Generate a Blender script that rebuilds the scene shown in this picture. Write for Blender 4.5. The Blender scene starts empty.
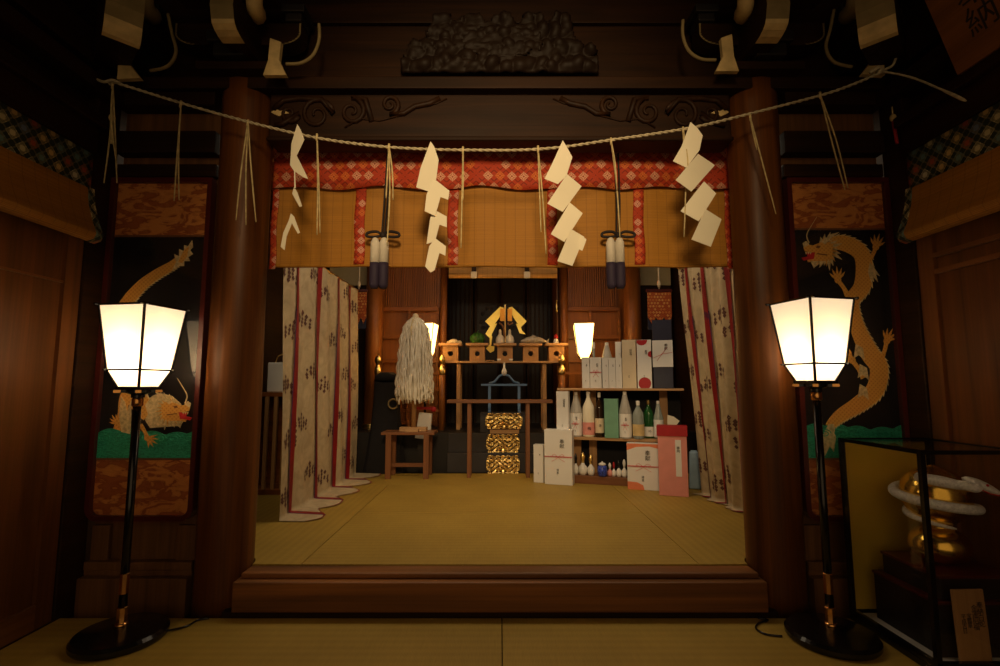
import bpy, bmesh, math, random
from mathutils import Vector, Matrix, Euler, noise
random.seed(7)
R = math.radians; PI = math.pi
C = bpy.context.scene.collection
V = Vector
# ---------------------------------------------------------------- camera
H = 1.25; PITCH = R(5.83); SP, CP = math.sin(PITCH), math.cos(PITCH)
cam = bpy.data.cameras.new('camera'); cam.lens = 18; cam.sensor_width = 36; cam.clip_start = .02
co = bpy.data.objects.new('camera', cam); C.objects.link(co)
co.location = (0, 0, H); co.rotation_euler = (R(90)+PITCH, 0, 0)
bpy.context.scene.camera = co
def at(px, py, Y):
    v = (333-py)/500; u = (px-500)/500
    t = Y/(CP-v*SP)
    return V((u*t, Y, H+(SP+v*CP)*t))
def zt(py, Y): return at(500, py, Y).z
def xt(px, Y, z): return (px-500)/500*(Y*CP+(z-H)*SP)
def fl(px, py, z):
    v = (333-py)/500; t = (z-H)/(SP+v*CP)
    return V(((px-500)/500*t, (CP-v*SP)*t, z))
# ---------------------------------------------------------------- materials
class E:
    def __init__(s, nt, o): s.nt = nt; s.o = o
    def m(s, op, b=None, c=None):
        n = s.nt.nodes.new('ShaderNodeMath'); n.operation = op
        for i, x in enumerate((s, b, c)):
            if x is None: continue
            if isinstance(x, E): s.nt.links.new(x.o, n.inputs[i])
            else: n.inputs[i].default_value = x
        return E(s.nt, n.outputs[0])
    def __add__(s, b): return s.m('ADD', b)
    def __sub__(s, b): return s.m('SUBTRACT', b)
    def __mul__(s, b): return s.m('MULTIPLY', b)
    def __truediv__(s, b): return s.m('DIVIDE', b)
    def lt(s, b): return s.m('LESS_THAN', b)
    def gt(s, b): return s.m('GREATER_THAN', b)
    def fract(s): return s.m('FRACT')
    def floor(s): return s.m('FLOOR')
    def abs(s): return s.m('ABSOLUTE')
    def sin(s): return s.m('SINE')
    def mod2(s): return s.m('FLOORED_MODULO', 2.0)
    def min(s, b): return s.m('MINIMUM', b)
    def max(s, b): return s.m('MAXIMUM', b)
class M:
    def __init__(s, name, rough=.6, metal=0, spec=.4):
        s.mat = bpy.data.materials.new(name); s.mat.use_nodes = True
        s.nt = s.mat.node_tree; s.b = s.nt.nodes['Principled BSDF']
        s.b.inputs['Roughness'].default_value = rough; s.b.inputs['Metallic'].default_value = metal
        s.b.inputs['Specular IOR Level'].default_value = spec
        tc = s.nt.nodes.new('ShaderNodeTexCoord'); s.vec = tc.outputs['Object']
        sx = s.nt.nodes.new('ShaderNodeSeparateXYZ'); s.nt.links.new(s.vec, sx.inputs[0])
        s.x, s.y, s.z = [E(s.nt, o) for o in sx.outputs]
    def noise(s, scale=(1,1,1), sc=5, det=4, dist=0, vec=None):
        mp = s.nt.nodes.new('ShaderNodeMapping'); mp.inputs['Scale'].default_value = scale
        s.nt.links.new(vec or s.vec, mp.inputs[0])
        n = s.nt.nodes.new('ShaderNodeTexNoise'); n.inputs['Scale'].default_value = sc
        n.inputs['Detail'].default_value = det; n.inputs['Distortion'].default_value = dist
        s.nt.links.new(mp.outputs[0], n.inputs['Vector']); return E(s.nt, n.outputs[0])
    def rand(s, a, b):
        cb = s.nt.nodes.new('ShaderNodeCombineXYZ'); s.nt.links.new(a.o, cb.inputs[0]); s.nt.links.new(b.o, cb.inputs[1])
        n = s.nt.nodes.new('ShaderNodeTexWhiteNoise'); n.noise_dimensions = '2D'; s.nt.links.new(cb.outputs[0], n.inputs['Vector'])
        return E(s.nt, n.outputs[0])
    def ramp(s, f, stops, const=False):
        r = s.nt.nodes.new('ShaderNodeValToRGB'); s.nt.links.new(f.o, r.inputs[0])
        if const: r.color_ramp.interpolation = 'CONSTANT'
        el = r.color_ramp.elements
        while len(el) < len(stops): el.new(.5)
        for e, (p, c) in zip(el, stops): e.position = p; e.color = (*c, 1)
        return r.outputs[0]
    def mix(s, f, a, b):
        n = s.nt.nodes.new('ShaderNodeMix'); n.data_type = 'RGBA'
        if isinstance(f, E): s.nt.links.new(f.o, n.inputs[0])
        else: n.inputs[0].default_value = f
        for i, x in ((6, a), (7, b)):
            if isinstance(x, tuple): n.inputs[i].default_value = (*x, 1)
            else: s.nt.links.new(x, n.inputs[i])
        return n.outputs[2]
    def col(s, c):
        if isinstance(c, tuple): s.b.inputs['Base Color'].default_value = (*c, 1)
        else: s.nt.links.new(c, s.b.inputs['Base Color'])
        return s
    def bump(s, f, st=.3, d=.005):
        n = s.nt.nodes.new('ShaderNodeBump'); n.inputs['Strength'].default_value = st; n.inputs['Distance'].default_value = d
        s.nt.links.new(f.o, n.inputs['Height']); s.nt.links.new(n.outputs[0], s.b.inputs['Normal']); return s
    def roughf(s, f): s.nt.links.new(f.o, s.b.inputs['Roughness']); return s
def plain(name, c, rough=.6, metal=0, spec=.4, var=.12, sc=9):
    m = M(name, rough, metal, spec); f = m.noise(sc=sc)
    m.col(m.ramp(f, [(.3, tuple(x*(1-var) for x in c)), (.7, tuple(min(1, x*(1+var)) for x in c))]))
    return m.mat
def wood(name, c1, c2, axis='z', rough=.5, sc=14, spec=.35, bump=.25):
    m = M(name, rough, 0, spec)
    s = {'x': (.06, 1, 1), 'y': (1, .06, 1), 'z': (1, 1, .06)}[axis]
    f = m.noise(s, sc, 6, .8); g = m.noise(tuple(.4*x if x < 1 else x*4 for x in s), sc*2, 3)
    h = f*.75+g*.25
    m.col(m.ramp(h, [(.3, c2), (.52, tuple((a+b)/2 for a, b in zip(c1, c2))), (.7, c1)])).bump(h, bump, .004)
    m.roughf(m.noise(sc=3)*.25+(rough-.12))
    return m.mat
D = {}
D['dark_wood_x'] = wood('dark wood x', (.036,.013,.0035), (.010,.0035,.001), 'x', .55, 14, .18)
D['dark_wood_y'] = wood('dark wood y', (.036,.013,.0035), (.010,.0035,.001), 'y', .55, 14, .18)
D['dark_wood_z'] = wood('dark wood z', (.036,.013,.0035), (.010,.0035,.001), 'z', .55, 14, .18)
D['pillar_wood'] = wood('keyaki wood', (.20,.066,.013), (.045,.014,.003), 'z', .42, 9, .22)
D['step_paint'] = plain('dull grey black paint', (.030,.026,.027), .6)
D['carve'] = plain('blackened carving wood', (.013,.006,.0025), .6, 0, .2)
D['film'] = plain('greyish wrapping film', (.40,.38,.34), .3)
D['door_wood'] = wood('door board wood', (.21,.075,.018), (.070,.024,.006), 'z', .42, 8)
D['door_wood_y'] = wood('door rail wood', (.30,.12,.035), (.12,.045,.014), 'y', .36, 10)
D['panel_wood'] = wood('panel wood', (.22,.10,.035), (.085,.036,.012), 'z', .5, 16)
D['sill_wood'] = wood('sill wood', (.34,.13,.035), (.022,.009,.005), 'x', .45, 7)
D['inner_wood'] = wood('hinoki wood', (.34,.12,.024), (.15,.045,.009), 'z', .4, 10)
D['inner_wood_x'] = wood('hinoki wood x', (.34,.12,.024), (.15,.045,.009), 'x', .4, 10)
D['pale_wood_x'] = wood('pale wood x', (.54,.32,.15), (.36,.20,.085), 'x', .5, 14)
D['pale_wood_z'] = wood('pale wood z', (.50,.28,.12), (.32,.17,.065), 'z', .5, 14)
D['red_wood_x'] = wood('reddish wood x', (.27,.11,.045), (.13,.048,.018), 'x', .4, 14)
D['red_wood_z'] = wood('reddish wood z', (.27,.11,.045), (.13,.048,.018), 'z', .4, 14)
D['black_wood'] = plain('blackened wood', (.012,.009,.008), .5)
D['lacquer'] = plain('black lacquer', (.006,.005,.005), .18, 0, .6)
D['red_lacquer'] = plain('red brown lacquer', (.075,.010,.008), .28, 0, .5)
D['gold'] = plain('gold leaf', (.85,.55,.10), .2, 1)
D['gilt'] = plain('gilt metal', (.95,.66,.25), .28, 1, sc=30)
D['brass'] = plain('brass collar', (.80,.42,.14), .25, 1)
D['gold_panel'] = plain('gold panel', (.75,.52,.06), .34, .2, sc=3)
D['white_paper'] = plain('white washi paper', (.80,.74,.58), .85, sc=4, var=.04)
D['box_white'] = plain('white card', (.74,.73,.70), .6, sc=4, var=.04)
D['cream_card'] = plain('cream card', (.66,.55,.38), .6, var=.05)
D['white_paint'] = plain('white painted wood end', (.60,.44,.20), .7, sc=14, var=.2)
D['grey_paint'] = plain('weathered painted wood', (.24,.18,.08), .75, sc=14, var=.15)
D['ink'] = plain('black ink', (.015,.012,.012), .7)
D['red_ink'] = plain('red ink', (.60,.015,.03), .6)
D['red_card'] = plain('red card', (.38,.010,.016), .5)
D['pink_card'] = plain('pink card', (.70,.28,.24), .6, var=.06)
D['orange_card'] = plain('orange print', (.75,.22,.10), .6)
D['navy'] = plain('navy wrapping', (.018,.020,.045), .45)
D['green_card'] = plain('green card', (.15,.34,.23), .5)
D['purple'] = plain('purple silk', (.030,.020,.048), .7)
D['tassel_white'] = plain('white silk', (.66,.61,.52), .8)
D['cord'] = plain('dark silk cord', (.018,.012,.012), .7)
D['blue_paint'] = plain('pale blue paint', (.11,.20,.36), .5)
D['straw'] = plain('rice straw', (.55,.44,.22), .8, sc=30, var=.3)
D['rope'] = plain('pale hemp rope', (.50,.43,.29), .85, sc=40, var=.25)
D['white_snake'] = None
D['blue_ware'] = plain('blue and white porcelain', (.04,.07,.42), .3, sc=60, var=.9)
D['porcelain'] = plain('white porcelain', (.75,.73,.68), .25)
D['green_veg'] = plain('leafy green', (.03,.11,.012), .5, sc=25, var=.7)
D['silver_fish'] = plain('silver fish skin', (.35,.31,.26), .35, .3, sc=30, var=.3)
D['plaster'] = plain('pale plaster', (.50,.42,.24), .9, sc=3)
D['dark_cloth'] = plain('dark drum cloth', (.010,.009,.011), .9)
D['hemp'] = None
m = M('hemp fibre', .85); f = m.noise((1,1,.08), 60, 3); m.col(m.ramp(f, [(.3,(.55,.48,.36)),(.7,(.88,.84,.72))])).bump(f,.5,.004); D['hemp'] = m.mat
m = M('snake skin', .35); f = m.noise(sc=90); m.col(m.ramp(f, [(.4,(.70,.69,.70)),(.6,(.92,.91,.90))])).bump(f,.2,.001); D['white_snake'] = m.mat
# tatami
def tatami(name, ax):
    m = M(name, .55, 0, .35); a = m.x if ax == 'x' else m.y; b = m.y if ax == 'x' else m.x
    st = (a*900).sin()*.5+.5; wv = (b*110).sin()*.5+.5
    n = m.noise((1,1,1), 2.2, 4); n2 = m.noise((80,4,1) if ax == 'x' else (4,80,1), 2, 3)
    h = st*.15+wv*.12+n*.45+n2*.35
    m.col(m.ramp(h, [(.3,(.28,.175,.028)),(.75,(.44,.29,.05))])).bump(st*.5+wv*.5,.15,.001); return m.mat
D['tatami'] = tatami('tatami rush', 'x'); D['tatami_y'] = tatami('tatami rush side', 'y')
# reed blind (reeds run along x, threads every 6 cm)
def reed(name, a_is_x=True, c=(.42,.185,.022)):
    m = M(name, .6, 0, .3); a = m.x if a_is_x else m.y
    r = ((m.z*150).fract()-.5).abs()*2
    th = (((a*15).fract()-.5).abs()).lt(.035)
    n = m.noise((.3,.3,40), 4, 2)
    base = m.ramp(r*.35+n*.65, [(.25, tuple(x*1.15 for x in c)), (.7, tuple(x*.72 for x in c))])
    m.col(m.mix(th*.35, base, (.13,.055,.012))).bump(r,.4,.002); return m.mat
D['reed'] = reed('reed blind'); D['reed_y'] = reed('reed blind side', False); D['reed_pale'] = reed('reed blind inner', True, (.55,.30,.09))
# red brocade with rows of flower diamonds
def brocade(name, u, s, base, c1, c2, alt=True):
    m = M(name, .7, 0, .3)
    a = (m.x if u == 'x' else m.y)*(1/s); b = m.z*(1/s)
    row = b.floor(); 
    aa = a+(row.mod2()*.5 if alt else 0)
    fa = (aa.fract()-.5).abs(); fb = (b.fract()-.5).abs()
    d = fa+fb; r = m.rand(aa.floor(), row)
    flower = m.ramp(r, [(0,c1),(.45,c2),(.75,base)], True)
    x = m.mix(d.lt(.44), m.mix(((fa-fb).abs()).lt(.06), base, tuple(k*.40 for k in base)), flower)
    x = m.mix(((fa*fb)*90).sin().gt(.75)*.6, x, tuple(k*.7 for k in base)); x = m.mix(d.lt(.09), x, tuple(k*.5 for k in base))
    n = m.noise(sc=60); m.col(x).bump(n,.3,.002); return m.mat
D['red_brocade'] = brocade('red diamond brocade', 'x', .078, (.42,.040,.010), (.66,.32,.20), (.62,.15,.03))
D['red_brocade2'] = brocade('red diamond brocade narrow', 'x', .062, (.42,.040,.010), (.66,.34,.24), (.62,.15,.03), False)
D['banner_brocade'] = brocade('orange brocade', 'x', .035, (.42,.075,.015), (.72,.36,.10), (.60,.20,.04))
# multicoloured side frieze
m = M('lattice brocade', .7, 0, .3); p = (m.y+m.z)*9.5; q = (m.y-m.z)*9.5
fa = (p.fract()-.5).abs(); fb = (q.fract()-.5).abs(); r = m.rand(p.floor(), q.floor())
cc = m.ramp(r, [(0,(.66,.60,.34)),(.28,(.46,.10,.04)),(.45,(.16,.28,.26)),(.65,(.72,.52,.20)),(.82,(.20,.26,.38)),(.93,(.70,.68,.50))], True)
petal = ((fa*fb)*40).sin().abs()
x = m.mix((fa.max(fb)).lt(.35), (.022,.035,.022), m.mix(petal.gt(.55)*.5, cc, (.05,.05,.03)))
x = m.mix((((p*2).fract()-.5).abs().lt(.10)).max(((q*2).fract()-.5).abs().lt(.10))*.7, x, (.17,.15,.07))
m.col(x).bump(m.noise(sc=80),.3,.002); D['frieze'] = m.mat
# cloud brocade mount
m = M('cloud brocade', .7, 0, .3); f = m.noise((1,1,2.4), 8, 3, 1.2)
m.col(m.ramp(f, [(.42,(.66,.26,.065)),(.50,(.55,.20,.05)),(.52,(.32,.08,.016)),(.62,(.40,.11,.024))])).bump(m.noise(sc=150),.3,.001); D['cloud'] = m.mat
m = M('black field', .35, 0, .4); f = m.noise(sc=3); m.col(m.ramp(f, [(.3,(.006,.006,.008)),(.7,(.011,.010,.013))])); D['field'] = m.mat
m = M('dragon gold paint', .5, 0, .4); f = ((m.x*260).sin()*(m.z*260).sin())*.5+.5; m.col(m.ramp(f, [(.1,(.66,.29,.045)),(.5,(.82,.43,.09))])); D['dragon'] = m.mat
D['dragon_pale'] = plain('dragon mane cream', (.70,.55,.30), .6, sc=60, var=.3)
D['dragon_line'] = plain('dragon outline', (.20,.07,.015), .6)
m = M('green wave embroidery', .6); f = m.noise((1,1,2.5), 26, 3, 2.5); m.col(m.ramp(f, [(.4,(.008,.25,.15)),(.55,(.04,.48,.31)),(.65,(.015,.28,.18))])).bump(f,.5,.003); D['waves'] = m.mat
m = M('curtain silk', .7, 0, .3); f = m.noise((1,1,1), 9, 5, 1.2); m.col(m.ramp(f, [(.35,(.43,.34,.21)),(.65,(.54,.44,.28))])).bump(m.noise((1,1,1),5,3),.35,.02); D['curtain'] = m.mat
m = M('ribbon', .55, 0, .4); D['ribbon'] = m.col(m.ramp(m.noise((1,1,.6),7), [(.4,(.20,.004,.008)),(.62,(.28,.007,.012)),(.68,(.10,.008,.04))])).mat
D['ribbon_dark'] = plain('purple ribbon edge', (.07,.02,.09), .6)
D['sprig'] = plain('brown sprig print', (.11,.045,.035), .8)
# bottle glasses
def glassy(name, c, rough=.08, a=.35):
    m = M(name, rough, 0, .6); m.col(c); m.b.inputs['Transmission Weight'].default_value = a; return m.mat
D['clear_glass'] = glassy('clear glass', (.55,.62,.58), .1, .6); D['brown_glass'] = glassy('brown glass', (.03,.012,.004)); D['green_glass'] = glassy('green glass', (.02,.12,.03))
# window-like pane: glossy + transparent by facing
mt = bpy.data.materials.new('pane glass'); mt.use_nodes = True; nt = mt.node_tree; nt.nodes.clear()
o_ = nt.nodes.new('ShaderNodeOutputMaterial'); mx = nt.nodes.new('ShaderNodeMixShader'); tr = nt.nodes.new('ShaderNodeBsdfTransparent'); gl = nt.nodes.new('ShaderNodeBsdfGlossy')
gl.inputs['Roughness'].default_value = .02; fr = nt.nodes.new('ShaderNodeLayerWeight'); pw = E(nt, fr.outputs['Facing']).m('POWER', 4.0)*.85+.035
nt.links.new(pw.o, mx.inputs[0]); nt.links.new(tr.outputs[0], mx.inputs[1]); nt.links.new(gl.outputs[0], mx.inputs[2]); nt.links.new(mx.outputs[0], o_.inputs[0]); D['pane'] = mt
def lampmat(name, c, s):
    m = M(name, .8); m.col((.8,.72,.55)); f = m.noise(sc=6)
    m.nt.links.new(m.ramp(f, [(.3, c), (.7, tuple(min(1,k*1.06) for k in c))]), m.b.inputs['Emission Color'])
    m.b.inputs['Emission Strength'].default_value = s
    t = m.nt.nodes.new('ShaderNodeBsdfTranslucent'); t.inputs[0].default_value = (.74,.68,.56,1)
    mx = m.nt.nodes.new('ShaderNodeMixShader'); mx.inputs[0].default_value = .5
    o = m.nt.nodes['Material Output']; m.nt.links.new(m.b.outputs[0], mx.inputs[1]); m.nt.links.new(t.outputs[0], mx.inputs[2]); m.nt.links.new(mx.outputs[0], o.inputs[0])
    return m.mat
D['lamp_paper'] = lampmat('lit lamp paper', (1,.83,.63), .72)
D['lamp_paper_inner'] = lampmat('lit lantern paper', (1,.54,.15), 9.)
# ---------------------------------------------------------------- mesh helpers
class MB:
    def __init__(s): s.bm = bmesh.new(); s.mi = 0
    def _f(s, vs):
        try: f = s.bm.faces.new(vs); f.material_index = s.mi; return f
        except ValueError: return None
    def box(s, c, d, rot=None, taper=1):
        x, y, z = (k/2 for k in d); vs = []
        for sz in (-1, 1):
            k = taper if sz > 0 else 1
            for sx, sy in ((-1,-1),(1,-1),(1,1),(-1,1)):
                p = V((sx*x*k, sy*y*k, sz*z))
                if rot is not None: p = rot @ p
                vs.append(s.bm.verts.new(p+V(c)))
        for q in ((3,2,1,0),(4,5,6,7),(0,1,5,4),(1,2,6,5),(2,3,7,6),(3,0,4,7)): s._f([vs[i] for i in q])
        return s
    def bb(s, x0, x1, y0, y1, z0, z1): return s.box(((x0+x1)/2,(y0+y1)/2,(z0+z1)/2), (abs(x1-x0),abs(y1-y0),abs(z1-z0)))
    def tube(s, pts, r, n=8, cap=True, flat=1):
        pts = [V(p) for p in pts]; rings = []; up = None
        rs = r if isinstance(r, (list, tuple)) else [r]*len(pts)
        for i, p in enumerate(pts):
            t = (pts[min(i+1, len(pts)-1)]-pts[max(i-1, 0)]).normalized()
            if up is None: up = V((0,0,1)) if abs(t.z) < .9 else V((0,1,0))
            sd = t.cross(up).normalized(); up = sd.cross(t).normalized()
            rings.append([s.bm.verts.new(p+(sd*math.cos(a)+up*math.sin(a)*flat)*rs[i]) for a in (2*PI*k/n for k in range(n))])
        for a, b in zip(rings, rings[1:]):
            for k in range(n): s._f([a[k], a[(k+1)%n], b[(k+1)%n], b[k]])
        if cap: s._f(rings[0][::-1]); s._f(rings[-1])
        return s
    def lathe(s, prof, c=(0,0,0), n=24, phase=0, sx=1, sy=1):
        rings = []
        for r, z in prof:
            rings.append([s.bm.verts.new(V(c)+V((r*sx*math.cos(a), r*sy*math.sin(a), z))) for a in (phase+2*PI*k/n for k in range(n))])
        for a, b in zip(rings, rings[1:]):
            for k in range(n): s._f([a[k], a[(k+1)%n], b[(k+1)%n], b[k]])
        s._f(rings[0][::-1]); s._f(rings[-1]); return s
    def prism(s, pts, d):
        a = [s.bm.verts.new(V(p)) for p in pts]; b = [s.bm.verts.new(V(p)+V(d)) for p in pts]
        s._f(a); s._f(b[::-1])
        for i in range(len(a)): j = (i+1) % len(a); s._f([a[j], a[i], b[i], b[j]])
        return s
    def grid(s, fn, nu, nv, cu=False):
        g = [[s.bm.verts.new(V(fn(i/nu, j/nv))) for j in range(nv+1)] for i in range(nu+(0 if cu else 1))]
        k = len(g)
        for i in range(nu):
            for j in range(nv): s._f([g[i][j], g[(i+1)%k][j], g[(i+1)%k][j+1], g[i][j+1]])
        return s
    def ball(s, c, r, n=14, sc=(1,1,1)):
        return s.lathe([(max(.0006, r*math.sin(PI*k/n))*1, -r*math.cos(PI*k/n)*sc[2]) for k in range(n+1)], c, n+4, 0, sc[0], sc[1])
    def build(s, name, mats, parent=None, origin=None, smooth=False, local=False, bev=0, solid=0, soff=0):
        me = bpy.data.meshes.new(name); bmesh.ops.recalc_face_normals(s.bm, faces=s.bm.faces)
        s.bm.to_mesh(me); s.bm.free()
        for x in (mats if isinstance(mats, (list, tuple)) else [mats]): me.materials.append(D[x])
        if smooth: 
            for p in me.polygons: p.use_smooth = True
        o = bpy.data.objects.new(name, me); C.objects.link(o)
        if parent is not None:
            o.parent = parent
            if not local:
                w = V(parent.get('_w', (0,0,0))); me.transform(Matrix.Translation(-w)); o['_w'] = tuple(w)
            else: o['_w'] = (0,0,0)
        elif origin is not None:
            if not local: me.transform(Matrix.Translation(-V(origin)))
            o.location = origin; o['_w'] = tuple(origin)
        else: o['_w'] = (0,0,0)
        if bev:
            b = o.modifiers.new('b', 'BEVEL'); b.width = bev; b.segments = 2; b.limit_method = 'ANGLE'
        if solid:
            b = o.modifiers.new('s', 'SOLIDIFY'); b.thickness = solid; b.offset = soff
        return o
def tag(o, label=None, cat=None, group=None, kind=None):
    if label: o['label'] = label
    if cat: o['category'] = cat
    if group: o['group'] = group
    if kind: o['kind'] = kind
    return o
def thing(name, label, cat, loc, rotz=0, group=None):
    o = bpy.data.objects.new(name, None); C.objects.link(o); o.location = loc; o.rotation_euler = (0,0,rotz); o['_w'] = tuple(loc)
    o.empty_display_size = .05
    return tag(o, label, cat, group)
def struct(name, mb, mats, **k): return tag(mb.build(name, mats, **k), kind='structure')
def copy_tree(o, parent=None):
    c = o.copy(); C.objects.link(c)
    if parent is not None: c.parent = parent
    for ch in list(o.children): copy_tree(ch, c)
    return c
def again(o, loc, rz, label, group=None):
    c = copy_tree(o); c.location = loc; c.rotation_euler = (0,0,rz); c['label'] = label
    if group: c['group'] = group
    return c
def lettering(body, size, mat, parent, loc, name='lettering', rot=(R(90),0,0), line=1.0):
    """ink writing as a thin mesh in the parent's local frame, facing -y by default"""
    cu = bpy.data.curves.new('t', 'FONT'); cu.body = body; cu.size = size; cu.align_x = 'CENTER'; cu.align_y = 'CENTER'; cu.space_line = line; cu.extrude = .0004; cu.resolution_u = 2
    t = bpy.data.objects.new('t', cu); C.objects.link(t)
    me = bpy.data.meshes.new_from_object(t.evaluated_get(bpy.context.evaluated_depsgraph_get()))
    bpy.data.objects.remove(t); bpy.data.curves.remove(cu)
    me.materials.clear(); me.materials.append(D[mat])
    me.transform(Matrix.Translation(V(loc)) @ Euler(rot).to_matrix().to_4x4())
    o = bpy.data.objects.new(name, me); C.objects.link(o); o.parent = parent; return o
def curve(pts, n=6):
    """Catmull-Rom through points"""
    P = [V(p) for p in pts]; out = []
    for i in range(len(P)-1):
        a, b, c, d = P[max(i-1,0)], P[i], P[i+1], P[min(i+2,len(P)-1)]
        for k in range(n):
            t = k/n
            out.append(.5*((2*b)+(c-a)*t+(2*a-5*b+4*c-d)*t*t+(3*b-a-3*c+d)*t**3))
    out.append(P[-1]); return out
D['gold_leafp'] = plain('gold foil paper', (.80,.58,.12), .35, .6)
D['orange_leaf'] = plain('orange gold foil', (.85,.38,.05), .4, .4)
D['blue_bag'] = plain('pale blue film', (.25,.36,.46), .5)
# ================================================================ room shell
WX = 2.4; YW = 2.98; ZU = .22
struct('floor', MB().bb(-2.5, 2.5, -1.5, 3.3, -.12, -.045), 'dark_wood_x')
struct('floor', MB().bb(-2.5, 2.5, 2.98, 8.1, .06, .175), 'dark_wood_x')
struct('ceiling', MB().bb(-2.6, 2.6, -1.5, 3.16, 3.98, 4.05), 'dark_wood_y')
b = MB().bb(-2.5, 2.5, 3.16, 8.1, 3.30, 3.36)
for i in range(11): b.bb(-2.4, 2.4, 3.5+i*.42, 3.55+i*.42, 3.25, 3.30)
struct('ceiling', b, 'inner_wood_x')
struct('wall_far', MB().bb(-2.5, 2.5, 8.0, 8.1, 0, 3.3), 'dark_wood_z')
# side walls: plaster-less board walls with posts and rails above the doors
for sgn, nm in ((-1, 'left'), (1, 'right')):
    b = MB(); x = sgn*WX
    b.bb(x+sgn*.03, x+sgn*.12, -1.5, 8.0, -.05, 4.0)
    struct('wall_'+nm, b, 'dark_wood_y')
    b = MB(); xi = x-sgn*.0
    for y0, y1 in ((2.80, 2.975),): b.bb(xi-sgn*.03, xi+sgn*.03, y0, y1, -.04, 3.98)           # corner post
    b.bb(xi-sgn*.05, xi+sgn*.03, -1.5, 2.80, 2.58, 2.74); b.bb(xi-sgn*.09, xi+sgn*.03, -1.5, 2.80, 2.74, 2.80)
    b.bb(xi-sgn*.05, xi+sgn*.03, -1.5, 2.80, 3.1, 3.3)
    struct('trim_%d' % (1 if sgn < 0 else 2), b, 'dark_wood_y', bev=.006)
    # curved ceiling coving ribs above
    b = MB()
    for k in range(3):
        b.tube(curve([(xi+sgn*.02, 2.0-k*.75, 3.05), (xi-sgn*.05, 2.0-k*.75, 3.4), (xi-sgn*.22, 2.0-k*.75, 3.75), (xi-sgn*.5, 2.0-k*.75, 3.96)]), .035, 6)
    b.bb(xi-sgn*.10, xi+sgn*.03, -1.5, 2.9, 2.93, 3.02)
    struct('trim_%d' % (3 if sgn < 0 else 4), b, 'dark_wood_y')
    # board doors under the blinds
    for k in range(3):
        y1 = 2.79-k*1.32; y0 = y1-1.31; d = tag(MB().bb(xi-sgn*.0, xi+sgn*.03, y0+.1, y1-.1, .02, 2.55).build('door_%d' % (k+1+(3 if sgn > 0 else 0)), 'door_wood'), kind='structure')
        f = MB(); xa, xb = xi-sgn*.022, xi+sgn*.03
        f.bb(xa, xb, y0, y0+.1, 0, 2.57); f.bb(xa, xb, y1-.1, y1, 0, 2.57)
        f.build('stile', 'door_wood', d)
        f = MB(); f.bb(xa, xb, y0+.1, y1-.1, 0, .12); f.bb(xa, xb, y0+.1, y1-.1, 2.48, 2.57)
        if sgn > 0:
            f.bb(xa, xb, y0+.1, y1-.1, 1.94, 1.965); f.bb(xa, xb, y0+.1, y1-.1, 1.85, 1.875)
        else: f.bb(xa+sgn*.008, xb, y0+.1, y1-.1, 1.80, 1.812)
        f.build('rail', 'door_wood_y', d)
    struct('baseboard_'+nm, MB().bb(xi-sgn*.03, xi+sgn*.03, -1.5, 2.80, -.045, .0), 'dark_wood_y')
# wall pieces carrying the dragon panels
for sgn, nm in ((-1, 'left_front'), (1, 'right_front')):
    b = MB(); x0, x1 = sorted((sgn*1.748, sgn*2.36))
    b.bb(x0, x1, YW+.03, YW+.09, -.04, 3.09)
    w = struct('wall_'+nm, b, 'panel_wood')
    b = MB(); b.bb(x0, x1, YW-.07, YW+.03, -.04, .17); b.bb(x0, x1, YW-.03, YW+.03, .20, .245); b.bb(x0, x1, YW-.025, YW+.03, .17, .20)
    xo = sgn*1.80; b.bb(xo-.06, xo+.06, YW-.0, YW+.03, .245, .44); xo = sgn*2.30; b.bb(xo-.05, xo+.05, YW-.0, YW+.03, .245, .44)
    b.build('wainscot_frame', 'panel_wood', w, bev=.004)
    b = MB(); b.bb(x0, x1, YW-.02, YW+.03, 2.52, 2.60); b.bb(x0, x1, YW-.05, YW+.03, 2.66, 2.80); b.bb(x0, x1, YW-.08, YW+.03, 2.95, 3.09)
    b.build('rail', 'dark_wood_x', w, bev=.005)
# upper threshold step between the pillars
b = MB(); b.bb(-1.445, 1.445, 2.82, 2.985, .028, .185); b.bb(-1.425, 1.425, 2.87, 2.99, .185, .215)
struct('trim_5', b, 'sill_wood', bev=.008)
struct('trim_6', MB().bb(-1.50, 1.50, 2.835, 2.97, -.045, .028), 'dark_wood_x', bev=.003)
# ceiling joists over the entrance
b = MB()
for k in range(7): b.bb(-2.4, 2.4, -1.2+k*.6, -1.12+k*.6, 3.88, 3.98)
struct('trim_7', b, 'dark_wood_x')
# ---------------------------------------------------------------- tatami mats
def mat_(x0, x1, y0, y1, z, m, label, tex='tatami', notch=0):
    if notch:
        a, c = (x0, x1) if notch > 0 else (x1, x0)
        b = MB().prism([(x, y, z) for x, y in [(a+notch*.002,y0+.002)]+[(notch*(1.585-.159*math.cos(q*R(9))), 3.0+.159*math.sin(q*R(9))) for q in range(0,11)]+[(c-notch*.002,3.17),(c-notch*.002,y1-.002),(a+notch*.002,y1-.002)]], (0,0,-.044))
    else: b = MB().bb(x0+.0025, x1-.0025, y0+.0025, y1-.0025, z-.044, z)
    o = b.build('tatami_mat', tex, origin=((x0+x1)/2, (y0+y1)/2, z-.044), bev=.002)
    return tag(o, label, 'tatami mat', m)
g = 'tatami mats of the lower front floor'
mat_(-2.365, .01, 1.90, 2.828, 0, g, 'olive tatami mat in front of the step, under the lamp by the dragon tail panel')
mat_(.01, 2.365, 1.90, 2.828, 0, g, 'olive tatami mat in front of the step, carrying the glass case')
g = 'tatami mats of the raised floor'
YT = [2.992, 4.15, 5.28, 5.93]
mat_(-1.145, 1.145, YT[0], YT[1], ZU, g, 'wide golden tatami mat right behind the wooden step')
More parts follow.
